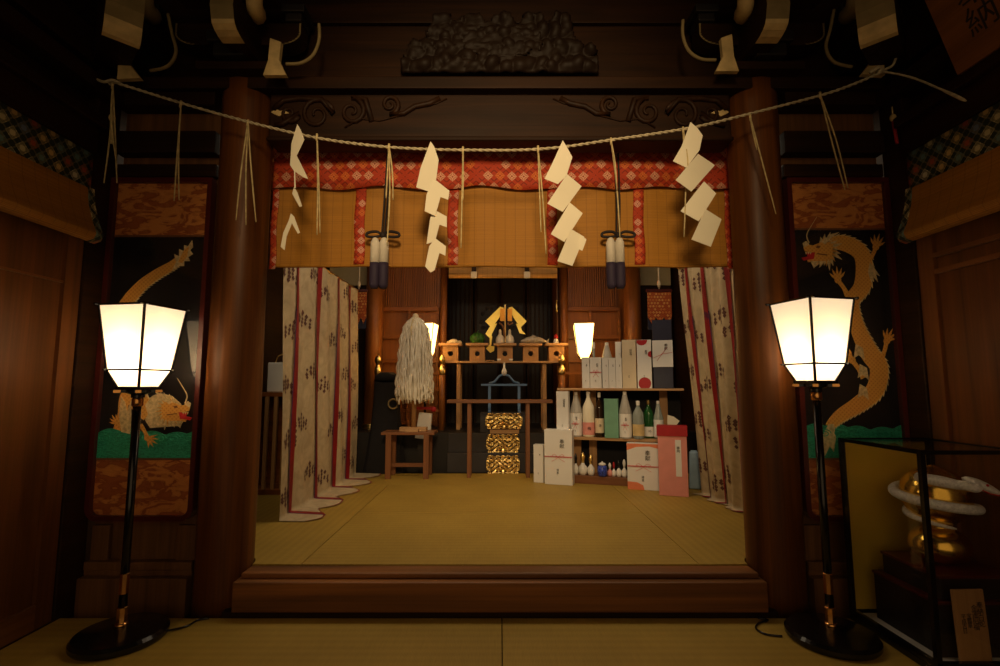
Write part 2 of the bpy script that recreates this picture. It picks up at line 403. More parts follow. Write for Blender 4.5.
mat_(-1.145, 1.145, YT[1], YT[2], ZU, g, 'golden tatami mat in the middle of the raised floor, before the offering table')
mat_(-2.39, 2.39, YT[2], YT[3], ZU, g, 'farthest tatami mat, under the legs of the offering table')
mat_(-2.39, -1.145, YT[0], YT[2], ZU, g, notch=-1, label='tatami strip under the white curtain with the fallen hem, running back from the step', tex='tatami_y')
mat_(1.145, 2.39, YT[0], YT[2], ZU, g, notch=1, label='tatami strip under the pink box and the gathered curtain', tex='tatami_y')
# ---------------------------------------------------------------- pillars and beams
def pillar(x, label):
    t = thing('pillar', label, 'pillar', (x, 3.0, 0)); t['kind'] = 'thing'
    b = MB(); pr = []
    for i in range(25):
        z = i/24*3.14; r = .150+.004*math.sin(z*2.1)+(.005*max(0, .25-z)/.25)
        pr.append((r, z))
    b.lathe(pr, (x, 3.0, -.04), 40); b.build('shaft', 'pillar_wood', t, smooth=True)
    b = MB(); b.box((x, 3.0, 3.13), (.44, .44, .05)); b.build('cap_plate', 'dark_wood_x', t, bev=.006)
    return t
pillar(-1.585, 'thick round polished wooden pillar beside the panel with the dragon tail')
pillar(1.585, 'thick round polished wooden pillar beside the panel with the dragon head up high')
# carved head beam
cb = thing('carved_beam', 'dark carved wooden beam with scrollwork, spanning the pillars above the red brocade', 'beam', (0, 3.0, 2.72)); cb['kind'] = 'thing'
z0, z1 = zt(138, 2.93), zt(93, 2.93)
b = MB(); b.bb(-1.425, 1.425, 2.93, 3.08, z0, z1); b.bb(-1.425, 1.425, 2.90, 3.08, z0-.028, z0)
b.build('timber', 'dark_wood_x', cb, bev=.012)
for sgn in (-1, 1):
    b = MB()
    def spir(cx, cy, r, turns, a0, dirn, tail=()):
        p = []
        for i in range(int(turns*14)+1):
            a = a0+dirn*i/14*2*PI; rr = r*(1-i/(turns*14)*.85)
            x = cx+rr*math.cos(a); y = cy-rr*math.sin(a); p.append((x, y))
        p = list(tail)+p
        q = []
        for x, y in p:
            xx = x if sgn < 0 else 1000-x
            w = at(xx, y, 2.93); w.y = 2.925; q.append(w)
        b.tube(q, [.018*(1-.6*i/len(q)) for i in range(len(q))], 8)
    spir(317, 115, 17, 1.6, 0, 1, [(274,110),(284,101),(300,99),(322,100)])
    spir(352, 112, 14, 1.5, PI*.5, -1, [(372,122),(366,100)])
    spir(390, 105, 10, 1.5, PI*1.5, 1, [(440,99),(430,104),(415,107),(404,114)])
    spir(290, 114, 10, 1.2, 0, -1, [(276,126),(284,124)])
    b.tube([at(x if sgn < 0 else 1000-x, y, 2.93)-V((0,.005,0)) for x, y in [(420,106),(436,104),(447,99)]], .005, 5)
    b.tube([at(x if sgn < 0 else 1000-x, y, 2.93)-V((0,.005,0)) for x, y in [(345,128),(360,119),(380,121),(400,116)]], .006, 5)
    b.build('scroll_carving', 'dark_wood_z', cb, smooth=True)
    b = MB(); P = [(271,112),(276,109),(280,111),(284,110),(289,113),(283,114),(279,116),(274,114)]
    b.prism([at(x if sgn < 0 else 1000-x, y, 2.922) for x, y in P], (0, .012, 0)); b.build('white_crest', 'white_paint', cb)
b = MB(); b.bb(-2.34, 2.34, 2.86, 3.10, zt(88, 2.86), zt(76, 2.86)); struct('trim_8', b, 'dark_wood_x', bev=.006)
b = MB(); b.bb(-2.40, 2.40, 3.0, 3.14, zt(77, 2.9), 4.0); b.bb(-2.4, 2.4, 2.965, 3.0, zt(22, 2.96), zt(-10, 2.96))
struct('wall_lintel', b, 'dark_wood_x', bev=.004)
# frog-leg carving
def relief(name, x0, x1, z0, z1, Y, sil, hfn, mats, parent, nx=60, nz=24, th=.03):
    b = MB(); vs = {}
    def vt(i, j):
        if (i, j) not in vs:
            u, w = i/nx, j/nz; h = hfn(u, w); vs[(i, j)] = b.bm.verts.new((x0+(x1-x0)*u, Y-h, z0+(z1-z0)*w))
        return vs[(i, j)]
    for i in range(nx):
        for j in range(nz):
            if sil((i+.5)/nx, (j+.5)/nz): b._f([vt(i,j), vt(i+1,j), vt(i+1,j+1), vt(i,j+1)])
    o = b.build(name, mats, parent, smooth=True, solid=th, soff=0); return o
t = thing('frog_leg_carving', 'dark openwork wooden carving of leafy waves in the middle above the head beam', 'carving', (0, 2.98, zt(74, 2.98)))
relief('foliage', xt(403, 2.97, 3.3), xt(597, 2.97, 3.3), zt(75, 2.97), zt(20, 2.97), 2.975,
       lambda u, w: w < (1.0 if abs(u-.5) < .33 else 1-(abs(u-.5)-.33)/.17*.85)+.12*math.sin(u*40) ,
       lambda u, w: .02+.05*abs(noise.noise(V((u*16, w*5, 2))))+.03*abs(math.sin(u*30+6*noise.noise(V((u*5,w*4,7))))*math.sin(w*11)), 'carve', t, 90, 30)
relief('carved_body', xt(455, 2.95, 3.3), xt(545, 2.95, 3.3), zt(60, 2.93), zt(26, 2.93), 2.93,
       lambda u, w: (u-.5)**2*4+(w-.5)**2*4 < 1-.3*abs(math.sin(u*20)), lambda u, w: .03*abs(noise.noise(V((u*8, w*4, 3)))), 'carve', t, 40, 16, .02)
# ---------------------------------------------------------------- bracket complexes with white painted arm ends
def nose(b, e, d, w, L, back, drop):
    """arm projecting along d; e is the top edge of its white painted underside"""
    d = V(d).normalized(); sd = V((-d.y, d.x, 0)); P = lambda q, z, s: V(e)-d*q+V((0,0,z))+sd*s
    prof = [(-.01,.16),(-.02,.07),(0,0)]+[(back*(1-math.cos(k*PI/8)), -drop*math.sin(k*PI/8)) for k in range(1, 5)]+[(back+.10,-drop*.9),(L,-drop*.7),(L,.16)]
    b.mi = 0; b.prism([P(q, z, -w/2) for q, z in prof], sd*w)
    for i in range(0, 6):
        (qa, za), (qb, zb) = prof[i], prof[i+1]; b.mi = 2 if i < 2 else 1; o = -.004
        b.prism([P(qa+o, za-.002, -w/2-.002), P(qa+o, za-.002, w/2+.002), P(qb+o, zb-.003, w/2+.002), P(qb+o, zb-.003, -w/2-.002)], d*-.003)
def side_arm(b, cx, Y, z, L, h, w):
    """lengthwise arm with upswept, white edged ends"""
    n = 8; up = [(-L, z+h), (L, z+h)]; lo = []
    for k in range(n+1): a = PI/2*k/n; lo.append((L-.14+.14*math.cos(a)*1, z+h*.55-h*.55*math.sin(a)))
    pts = [(cx-L, z+h), (cx+L, z+h)]+[(cx+p, q) for p, q in lo]+[(cx-p, q) for p, q in reversed(lo)]
    b.mi = 0; b.prism([(x, Y-w/2, q) for x, q in pts], (0, w, 0))
    b.mi = 1
    for s in (-1, 1):
        for (p, q), (p2, q2) in zip([(L, z+h)]+lo[:-2], lo[:-1]):
            A = V((cx+s*p, 0, q)); B_ = V((cx+s*p2, 0, q2))
            b.prism([(A.x, Y-w/2-.003, A.z), (A.x-s*.010, Y-w/2-.003, A.z), (B_.x-s*.010, Y-w/2-.003, B_.z+.006), (B_.x, Y-w/2-.003, B_.z)], (0, .003, 0))
def bracket(cx, label, diag=0):
    sg = -1 if cx < 0 else 1
    zb = 3.155; t = thing('bracket_complex', label, 'wooden bracket', (cx, 2.95, zb), group='bracket complexes under the ceiling')
    b = MB(); b.box((cx, 2.83, zb+.042), (.18, .20, .08)); b.box((cx, 2.83, zb+.11), (.24, .25, .07)); b.build('bearing_block', 'black_wood', t, bev=.008)
    b = MB(); L_ = .15 if diag else .38
    if diag: b.bb(cx-.12, cx+.15 if sg < 0 else cx+.12, 2.83, 2.93, zb+.15, zb+.27)
    else: side_arm(b, cx, 2.88, zb+.13, L_, .14, .11)
    b.build('lengthwise_arm', ['dark_wood_x', 'grey_paint'], t)
    b = MB()
    if diag: nose(b, (sg*1.995, 2.47, 3.166), (-sg*1, -1, 0), .16, .42, .055, .09)
    else: nose(b, (sg*1.50, 2.52, 3.218), (0, -1, 0), .12, .40, .12, .055)
    b.build('projecting_arm', ['dark_wood_y', 'white_paint', 'grey_paint'], t)
    fx = (lambda x: x) if sg < 0 else (lambda x: 1002-x)
    fy = 0 if sg < 0 else -4
    P = [(119,50),(124,56),(131,66),(140,78),(117,79),(118,64)] if diag else [(270,38),(281,42),(279,60),(286,75),(263,75),(268,60)]
    b = MB(); q = [at(fx(x), y+fy, 2.74) for x, y in P]; b.prism([(p.x, 2.74, p.z) for p in q], (0,.03,0)); b.build('white_foot', 'white_paint', t)
    P = [(168,14),(172,34),(176,52),(168,66),(150,71)] if diag else [(319,24),(319,40),(313,55),(301,63),(286,64)]
    b = MB(); b.tube(curve([at(fx(x), y+fy, 2.735) for x, y in P]), .010, 6); b.build('painted_edge', 'grey_paint', t, smooth=True)
    for k in ((-sg,) if not diag else (-sg,)):
        b = MB(); kx = .08 if diag else .34; b.box((cx+k*kx, 2.87, zb+.295), (.10, .14, .05)); b.box((cx+k*kx, 2.87, zb+.345), (.14, .17, .05)); b.build('small_block', 'black_wood', t, bev=.006)
        b = MB(); b.tube(curve([(cx+k*.10, 2.80, zb+.30), (cx+k*.17, 2.72, zb+.24), (cx+k*.20, 2.62, zb+.22), (cx+k*.23, 2.55, zb+.30)]), [.045]*19, 10); b.build('curled_nose', 'grey_paint' if diag else 'white_paint', t, smooth=True)
    b = MB(); b.bb(cx-(.14 if diag else .28), cx+(.14 if diag else .28), 2.66, 2.76, zb+.31, zb+.43); b.build('front_arm', 'dark_wood_x', t)
    return t
bracket(-1.585, 'dark bracket with white painted nose above the pillar by the dragon tail panel')
bracket(1.585, 'dark bracket with white painted nose above the pillar by the dragon head panel')
bracket(-2.20, 'dark bracket in the corner with broad white end, above the knotted rope end', 1)
bracket(2.20, 'dark bracket in the corner with broad white end, above the long loose rope tail', -1)
# ---------------------------------------------------------------- frieze cloths and side blinds
for sgn in (-1, 1):
    x = sgn*(WX-.075); xf = sgn*(WX-.050)
    where = 'on the wall by the dragon tail panel' if sgn < 0 else 'over the glass display case'
    b = MB(); b.grid(lambda u, w: (xf+sgn*(.008*math.sin(u*40)*(1-w)), 2.77-u*3.4, 2.30+.27*w), 90, 2)
    f = tag(b.build('brocade_valance', 'frieze', origin=(x, 2.77, 2.56), smooth=True, solid=.004), 'green and gold lattice brocade valance, '+where, 'valance', 'patterned brocade valances on the side walls')
    t = thing('reed_blind', 'rolled-up golden reed blind under the green brocade, '+('by the board door beside the tail panel' if sgn < 0 else 'above the glass display case'), 'blind', (x, 2.74, 2.08), group='reed blinds on the side walls')
    pr = [(0, 2.345), (-sgn*.018, 2.345), (-sgn*.03, 2.25), (-sgn*.06, 2.15), (-sgn*.09, 2.08), (-sgn*.075, 2.048), (-sgn*.04, 2.035), (0, 2.05)]
    b = MB(); b.prism([(x-sgn*.006+p, 2.70, z) for p, z in pr], (0, -3.3, 0)); b.build('reed_roll', 'reed_y', t, bev=.008)
    b = MB(); b.prism([(x-sgn*.006+p*1.04, 2.74, z+(z-2.2)*.02) for p, z in pr], (0, -.045, 0)); b.build('edge_binding', 'frieze', t)
# ---------------------------------------------------------------- big blind between the pillars
YB = 3.19; zb0 = zt(265, YB); zb1 = zt(190, YB); zt1 = zt(150, YB)
xl, xr = -1.49, 1.49
t = thing('reed_blind', 'wide golden reed blind with red brocade top and strips, hanging between the pillars', 'blind', (0, YB, zb0))
def bx_(u): return xl+(xr-xl)*u
def by_(u, z): return YB+.010*math.sin(u*23)+.006*math.sin(u*51+z*4)
b = MB(); b.grid(lambda u, w: (bx_(u), by_(u, 0)+.0, zb0+.004*math.sin(u*17)+(zt1-zb0)*w), 60, 4); b.build('reed_mat', 'reed', t, solid=.006)
b = MB(); b.grid(lambda u, w: (bx_(u), by_(u, 0)-.022-.010*abs(math.sin(u*46))-.006*(1-w), zb1+.012*math.sin(u*31)+(zt1+.02-zb1)*w), 160, 6); b.build('brocade_band', 'red_brocade', t, smooth=True, solid=.004)
for i, px in enumerate((275, 361, 453, 552, 638, 727)):
    xc = xt(px, YB, 2.3); w_ = .034 if 0 < i < 5 else .02
    b = MB(); b.grid(lambda u, w: (xc+w_*(2*u-1)+.004*math.sin(w*9), by_((xc-xl)/(xr-xl), 0)-.014, zb0-(.03 if i in (0, 5) else .002)+(zb1-zb0+.03)*w), 4, 12)
    b.build('brocade_strip', 'red_brocade2', t, smooth=True, solid=.004)
b = MB(); b.tube([(bx_(k/40), by_(k/40, 0), zb0-.004) for k in range(41)], .012, 8); b.build('bottom_rod', 'reed', t, smooth=True)
b = MB(); b.bb(xl, xr, YB-.005, YB+.03, zt1+.0, zt1+.05); b.build('top_batten', 'dark_wood_x', t)
# tassels on the blind
def tassel(px, label):
    x = xt(px, 3.1, 2.3); zk = zt(236, 3.1); t = thing('blind_tassel', label, 'tassel', (x, 3.12, zk), group='purple tassels on the blind')
    b = MB()
    for s in (-1, 1): b.tube(curve([(x+s*.012+.015, 3.14, zt(152, 3.12)), (x+s*.010+.01, 3.10, zt(200, 3.1)), (x+s*.008, 3.09, zk+.02)]), .006, 6)
    b.build('hanging_cord', 'cord', t)
    b = MB()
    for s in (-1, 1):
        b.tube(curve([(x, 3.085, zk), (x+s*.04, 3.08, zk+.022), (x+s*.095, 3.08, zk+.014), (x+s*.10, 3.08, zk-.008), (x+s*.05, 3.08, zk-.012), (x, 3.085, zk)]), .009, 6)
    b.ball((x, 3.08, zk), .02, 8); b.build('bow_knot', 'cord', t, smooth=True)
    za, zb_ = zt(264, 3.09), zt(288, 3.09)
    for s in (-1, 1):
        cx = x-.02+s*.028
        b = MB(); b.lathe([(.004, zk-.012), (.018, zk-.022), (.029, zk-.05), (.030, za)], (cx, 3.085, 0), 16); b.build('white_head', 'tassel_white', t, smooth=True)
        b = MB()
        b.lathe([(.0305, za+.006), (.033, za-.03), (.032, zb_+.02), (.022, zb_-.004)], (cx, 3.085, 0), 16); b.build('purple_fringe', 'purple', t, smooth=True)
tassel(384, 'white and purple tassel on a black cord, on the white streamer wand side')
tassel(617, 'white and purple tassel on a black cord, above the boxed sake bottles')
# ---------------------------------------------------------------- dragon panels
YP = 2.955
def poly(b, pts, Y, th=.003, f=None):
    P = [f(p) if f else p for p in pts]; Q = []
    for p in P: w = at(p[0], p[1], Y); Q.append((w.x, Y, w.z))
    b.prism(Q, (0, th, 0))
def ribbon_body(b, pts, wid, Y, n=10, th=.004, spine=0, mi_sp=1):
    """tapered body along a centre line in picture-plane points, plus back spines"""
    P = curve([(p[0], p[1], 0) for p in pts], n); N = len(P); W = []
    for i in range(N):
        s = i/n; k = min(int(s), len(wid)-1); k2 = min(k+1, len(wid)-1); f = s-int(s); W.append(wid[k]*(1-f)+wid[k2]*f)
    L, Rr = [], []
    for i, p in enumerate(P):
        t = (P[min(i+1,N-1)]-P[max(i-1,0)]).normalized(); nn = V((-t.y, t.x, 0))
        L.append(p+nn*W[i]/2); Rr.append(p-nn*W[i]/2)
    for i in range(N-1):
        q = [at(a.x, a.y, Y) for a in (L[i], L[i+1], Rr[i+1], Rr[i])]
        b.mi = 0; b.prism([(a.x, Y, a.z) for a in q], (0, th, 0))
    if spine:
        E_ = L if spine > 0 else Rr
        for i in range(0, N-3, 2):
            a, c = E_[i], E_[i+2]; t = (c-a); nn = V((-t.y, t.x, 0)).normalized()*spine/abs(spine)
            tip = (a+c)/2+nn*1.9+t*.8; b.mi = mi_sp
            q = [at(k.x, k.y, Y) for k in (a, c, tip)]; b.prism([(k.x, Y-.001, k.z) for k in q], (0, th, 0))
    return P
def claw(b, cx, cy, a, s, Y, arm=None):
    b.mi = 0; poly(b, [(cx+s*.42*math.cos(q*PI/5), cy+s*.42*math.sin(q*PI/5)) for q in range(10)], Y-.002)
    if arm: ribbon_body(b, [arm, ((arm[0]+cx)/2+1, (arm[1]+cy)/2), (cx, cy)], [s*.7, s*.45, s*.5], Y-.0015, 4)
    for k in range(-2, 3):
        d = a+k*.42; c, sn = math.cos(d), -math.sin(d); L = s*(1.75-.14*abs(k)); w = s*.13
        P = [(cx-sn*w, cy+c*w), (cx+c*L*.6-sn*w, cy+sn*L*.6+c*w), (cx+c*L+w*k*.5, cy+sn*L), (cx+c*L*.6+sn*w, cy+sn*L*.6-c*w), (cx+sn*w, cy-c*w)]
        poly(b, P, Y-.001)
def head(b, cx, cy, s, d, Y, red):
    """dragon head looking towards d (+1 right)"""
    f = lambda p: (cx+d*p[0]*s, cy+p[1]*s)
    b.mi = 1
    for k in range(15):      # mane spikes radiating backwards
        a = R(60+k*16); r1, r2 = 7, 13+2.5*(k % 3)
        c0, s0 = math.cos(a-.35), -math.sin(a-.35); c1, s1 = math.cos(a+.45), -math.sin(a+.45)
        m_ = (math.cos(a+.3)*r2, -math.sin(a+.3)*r2)
        poly(b, [(c0*r1-1, s0*r1), m_, (c1*r1-1, s1*r1)], Y-.001, .004, f)
    b.mi = 0
    for k in range(12):
        a = R(75+k*19); m_ = (math.cos(a+.25)*(12.5+1.5*(k % 2)), -math.sin(a+.25)*(12.5+1.5*(k % 2)))
        poly(b, [(math.cos(a-.2)*6, -math.sin(a-.2)*6), m_, (math.cos(a+.22)*6, -math.sin(a+.22)*6)], Y-.0025, .003, f)
    poly(b, [(-8,-6),(-2,-9),(5,-7),(10,-5),(15,-6),(18,-3),(17,0),(12,1),(10,4),(15,7),(14,10),(7,9),(0,9),(-7,7)], Y-.004, .005, f)
    b.mi = 1
    poly(b, [(2,-8),(-6,-15),(-14,-17),(-7,-12),(-1,-6)], Y-.006, .003, f)
    poly(b, [(13,-6),(16,-9),(19,-7),(18,-3)], Y-.006, .003, f)
    for k in range(3): poly(b, [(11+k*2,1.0),(12+k*2,3.2),(12.8+k*2,.8)], Y-.008, .002, f)
    poly(b, [(6,9),(9,15),(12,9)], Y-.006, .003, f)
    poly(b, [(0,9),(3,14),(5,9)], Y-.006, .003, f)
    b.mi = 2
    poly(b, [(3,-4.5),(6,-5),(7,-3),(4,-2.6)], Y-.009, .002, f); poly(b, [(-3,3),(6,2),(6,2.7),(-3,4)], Y-.009, .002, f)
    b.mi = 3
    poly(b, [(8,1.2),(16,1.0),(13,7.6),(9,7)], Y-.007, .003, f); poly(b, [(10,4),(20,6),(18,8.5),(10,7)], Y-.010, .003, f)
    b.mi = 1
    W = curve([(f((14,-7))[0], f((14,-7))[1], 0), (f((16,-14))[0], f((16,-14))[1], 0), (f((12,-22))[0], f((12,-22))[1], 0), (f((7,-30))[0], f((7,-30))[1], 0)], 6)
    b.tube([at(p.x, p.y, Y)-V((0,.006,0)) for p in W], [.004*(1-.7*i/len(W)) for i in range(len(W))], 5)
def panel(sgn, label):
    x0, x1 = (-2.366, -1.750) if sgn < 0 else (1.750, 2.352)
    if sgn > 0: x0, x1 = 1.745, 2.366
    zt_, zb_ = zt(178, 2.94), zt(521, 2.94)
    t = thing('dragon_panel', label, 'painted panel', ((x0+x1)/2, 2.98, zb_), group='dragon panels beside the pillars')
    b = MB(); n = 6; fw = .028
    def rr(x0, x1, z0, z1, r):
        P = [(x0, z1), (x1, z1)]
        for cx, a0 in ((x1-r, 0), (x0+r, -90)):
            for k in range(n+1): a = R(a0-90*k/n); P.append((cx+r*math.cos(a), z0+r+r*math.sin(a)))
        return P
    O = rr(x0, x1, zb_, zt_, .07); I = rr(x0+fw, x1-fw, zb_+fw, zt_-fw, .045)
    for k in range(len(O)):
        j = (k+1) % len(O); b.prism([(O[k][0], 2.93, O[k][1]), (O[j][0], 2.93, O[j][1]), (I[j][0], 2.93, I[j][1]), (I[k][0], 2.93, I[k][1])], (0, .05, 0))
    b.build('frame', 'red_lacquer', t)
    a, c = x0+fw*.8, x1-fw*.8; zA, zB = zt(236 if sgn < 0 else 229, YP), zt(459, YP)
    b = MB(); b.bb(a, c, YP+.003, YP+.015, zA, zt_-.01); b.build('brocade_mount', 'cloud', t)
    b = MB(); b.bb(a, c, YP+.003, YP+.015, zb_+.02, zB); b.build('brocade_mount', 'cloud', t)
    b = MB(); b.bb(a, c, YP+.005, YP+.016, zB, zA); b.build('black_ground', 'field', t)
    for zz in (zA, zB): b = MB(); b.bb(a, c, YP-.001, YP+.01, zz-.006, zz+.006); b.build('border_strip', 'red_wood_x', t)
    # waves
    b = MB(); xs = [a+(c-a)*k/40 for k in range(41)]
    zw = zt(433 if sgn < 0 else 428, YP)
    top = [(x, zw+.018*abs(math.sin((x-a)*24))+.012*math.sin((x-a)*11)) for x in xs]
    b.prism([(x, YP-.001, z) for x, z in top]+[(c, YP-.001, zB+.005), (a, YP-.001, zB+.005)], (0, .006, 0)); 
    for k in range(7):
        cx = a+.04+(c-a-.08)*k/6; p = []
        for i in range(20): an = i*.55; rr_ = .035*(1-i/24); p.append((cx+rr_*math.cos(an), YP-.002, zw-.03+rr_*.7*math.sin(an)))
        b.tube(p, .004, 5)
    b.build('wave_embroidery', 'waves', t)
    b = MB(); Y = YP-.002
    if sgn > 0:
        ribbon_body(b, [(826,246),(843,243),(862,255),(863,284),(852,302),(857,326),(869,352),(879,368),(875,390),(859,404),(840,416),(829,427)], [12,15,16,17,14,14,18,18,18,16,13,8], Y, spine=-1)
        P = [(829,424),(820,440),(818,452),(824,446),(825,456),(830,446),(834,452),(836,438),(834,424)]; b.mi = 1; poly(b, P, Y-.002)
        b.mi = 1
        for (px, py) in ((862,352),(866,372),(866,392)): poly(b, [(px-6,py-8),(px+1,py-4),(px+3,py+8),(px-3,py+3),(px-8,py+6)], Y-.003)
        poly(b, [(870,262),(880,276),(876,274),(878,282),(873,276),(872,284),(868,272)], Y-.002)
        claw(b, 876, 247, R(75), 8, Y, (868, 262)); claw(b, 838, 280, R(95), 8, Y, (848, 296))
        claw(b, 887, 341, R(65), 8, Y, (880, 362)); claw(b, 852, 360, R(150), 9, Y, (864, 378))
        head(b, 824, 251, 1.12, -1, Y-.004, 3)
    else:
        ribbon_body(b, [(150,414),(136,398),(124,372),(117,344),(120,318),(128,301),(142,285),(157,274),(171,266),(180,259)], [18,20,22,22,17,12.5,11,10,9,8], Y, spine=1)
        b.mi = 1; P = [(176,262),(174,254),(179,256),(179,249),(184,251),(184,245),(188,246),(192,240),(193,247),(190,250),(193,254),(188,257),(190,261),(184,261),(184,266),(178,266),(172,270)]
        poly(b, P, Y-.002)
        b.mi = 0; poly(b, [(178,262),(184,250),(189,246),(187,256),(182,263)], Y-.004)
        ribbon_body(b, [(118,430),(122,415),(124,400),(130,388)], [10,9,10,12], Y-.001, 5)
        b.mi = 1; poly(b, [(121,432),(119,414),(121,396),(125,402),(127,412),(131,400),(131,418),(130,434)], Y-.003)
        claw(b, 117, 424, R(120), 6, Y-.001, None); claw(b, 147, 438, R(-30), 7, YP-.010, (140, 425))
        b.mi = 1; poly(b, [(145,405),(152,396),(160,393),(172,396),(181,404),(184,414),(178,426),(150,428),(145,420),(148,414)], Y-.002)
        head(b, 170, 411, 1.10, 1, Y-.006, 3)
    o = b.build('dragon', ['dragon', 'dragon_pale', 'dragon_line', 'red_ink'], t)
    b = MB(); b.bb(x0+fw*.9, x1-fw*.9, 2.934, 2.937, zb_+fw, zt_-fw); b.build('glass_pane', 'pane', t)
panel(-1, 'framed black panel, gold dragon tail at top and dragon head low over green waves')
panel(1, 'framed black panel, gold dragon with its head at the top and claws spread')
# ================================================================ standing lamps
def lamp(x, y, rz, label, dz=0):
    t = thing('standing_lamp', label, 'lamp', (x, y, 0), rz, 'black standing lamps in front of the pillars')
    z0, z1, z2 = 1.232, 1.322, 1.650; n0 = set(bpy.data.objects); d0, d1, d2 = .085, .136, .188
    b = MB(); b.lathe([(.05,0),(.196,0),(.204,.012),(.204,.030),(.192,.045),(.11,.056),(.045,.066)], (0,0,0), 56); b.build('base', 'lacquer', t, smooth=False, local=True)
    b = MB(); b.tube([(0,0,.06),(0,0,1.17)], .019, 20); b.build('pole', 'lacquer', t, smooth=True, local=True)
    for za, zb, r in ((.07,.155,.024),(.215,.315,.022)):
        b = MB(); b.lathe([(r-.003,za),(r,za+.003),(r,zb-.003),(r-.003,zb)], (0,0,0), 8, R(22)); b.build('brass_sleeve', 'brass', t, local=True)
    b = MB(); b.lathe([(.022,.062),(.032,.066),(.026,.082)], (0,0,0), 20); b.build('foot_collar', 'brass', t, smooth=True, local=True)
    b = MB(); b.lathe([(.021,1.135),(.026,1.14),(.026,1.175),(.021,1.18)], (0,0,0), 20); b.build('top_collar', 'brass', t, smooth=True, local=True)
    b = MB(); b.lathe([(.03,1.18),(.03,1.195),(.055,1.205),(.055,1.22)], (0,0,0), 20)
    for k in range(2): b.box((0,0,1.213), (.20,.022,.016), Matrix.Rotation(k*PI/2, 3, 'Z'))
    b.lathe([(d0+.012,1.22),(d0+.012,1.234)], (0,0,0), 4); b.build('shade_holder', 'lacquer', t, local=True)
    for k in range(2):
        for s in (-1, 1):
            b = MB(); a = k*PI/2; b.box((s*.088*math.cos(a), s*.088*math.sin(a), 1.213), (.03,.024,.014), Matrix.Rotation(a, 3, 'Z')); b.build('holder_tip', 'brass', t, local=True)
    # paper: four creased faces
    b = MB(); n = 8
    for (r0, za), (r1, zb) in (((d0, z0), (d1, z1)), ((d1, z1), (d2, z2))):
        for k in range(4):
            a0, a1 = k*PI/2, (k+1)*PI/2
            P = [(r0*math.cos(a0), r0*math.sin(a0), za), (r0*math.cos(a1), r0*math.sin(a1), za), (r1*math.cos(a1), r1*math.sin(a1), zb), (r1*math.cos(a0), r1*math.sin(a0), zb)]
            b._f([b.bm.verts.new(V(p)) for p in P])
    b.build('paper_shade', 'lamp_paper', t, local=True)
    b = MB()
    for k in range(4):
        a0, a1 = k*PI/2, (k+1)*PI/2; c0, s0, c1, s1 = math.cos(a0), math.sin(a0), math.cos(a1), math.sin(a1)
        b.tube([(d0*c0,d0*s0,z0),(d1*c0,d1*s0,z1),(d2*c0,d2*s0,z2)], .0065, 6)
        ex = .12
        for r, z, e, w in ((d2, z2, .09, .006), (d1, z1, .10, .005), (d0, z0, 0, .006)):
            A = V((r*c0, r*s0, z)); B_ = V((r*c1, r*s1, z)); D_ = (B_-A)*e; b.tube([A-D_, B_+D_], w, 6)
    b.build('shade_frame', 'lacquer', t, local=True)
    b = MB(); b.lathe([(d2-.004,z2-.004),(d2-.002,z2+.002)], (0,0,0), 4); b.build('light_block_lid', 'lacquer', t, local=True)  # added plate closing the open shade, stops bulb light reaching beams and brackets
    b = MB(); b.ball((0,0,1.34), .022, 12); b.build('bulb', 'porcelain', t, smooth=True, local=True)
    for o in t.children:
        if dz:
            for v in o.data.vertices:
                if v.co.z > .5: v.co.z += dz
    return t
LX, LY = 1.868, 2.60
lamp(-LX, LY, math.atan2(-LY, LX), 'lit standing lamp before the panel with the dragon tail')
lamp(1.632, 2.60, math.atan2(-2.60, -1.632), 'lit standing lamp between the pillar and the glass display case', .031)
b = MB(); b.tube(curve([(-1.68,2.66,.012),(-1.62,2.72,.006),(-1.60,2.79,.006),(-1.555,2.812,.006)]), .005, 6)
tag(b.build('power_cord', 'lacquer', origin=(-1.68,2.66,0), smooth=True), 'thin black cord from the lamp base before the dragon tail panel to the step', 'cord')
b = MB(); b.tube(curve([(1.40,2.62,.006),(1.33,2.64,.006),(1.31,2.70,.006),(1.36,2.76,.006),(1.42,2.79,.006),(1.38,2.815,.006)]), .005, 6)
tag(b.build('power_cord', 'lacquer', origin=(1.40,2.62,0), smooth=True), 'thin black looped cord by the lamp base near the glass case', 'cord')
# ================================================================ straw rope with paper streamers
YR = 2.70
rp = [(111,81),(178,102),(245,121),(318,138),(388,147),(462,150),(542,149),(618,139),(690,128),(745,115),(832,92),(882,72)]
RP = curve([at(x, y, YR) for x, y in rp], 12)
b = MB()
for ph in (0, PI):
    q = []; s = 0
    for i in range(len(RP)-1):
        a, c = RP[i], RP[i+1]
        for k in range(4):
            p = a.lerp(c, k/4); an = ph+s; s += (c-a).length/4/.012
            q.append(p+V((0, math.cos(an), math.sin(an)))*.0042)
    b.tube(q, .0052, 5)
rope = tag(b.build('twisted_rope', 'rope', origin=RP[0], smooth=True), 'thin twisted sacred rope slung across the hall under the dark head beam', 'rope')
b = MB()
b.tube(curve([at(96,79,YR), at(104,82,YR-.02), at(112,80,YR-.03), at(120,83,YR)]), .008, 6); b.ball(at(111,83,YR), .016, 8); b.build('end_knot', 'rope', rope, smooth=True)
b = MB(); kq = at(880,71,YR)
b.tube(curve([kq+V((-.06,0,-.012)), kq+V((-.02,-.02,.01)), kq+V((.015,0,.0)), kq+V((.05,.02,.008))]), .011, 6)
b.ball(kq, .016, 8); b.build('end_knot', 'rope', rope, smooth=True)
b = MB(); b.tube(curve([kq, at(892,66,YR-.02), at(896,58,YR-.02), at(903,50,YR)]), .007, 6); b.build('short_tail', 'rope', rope, smooth=True)
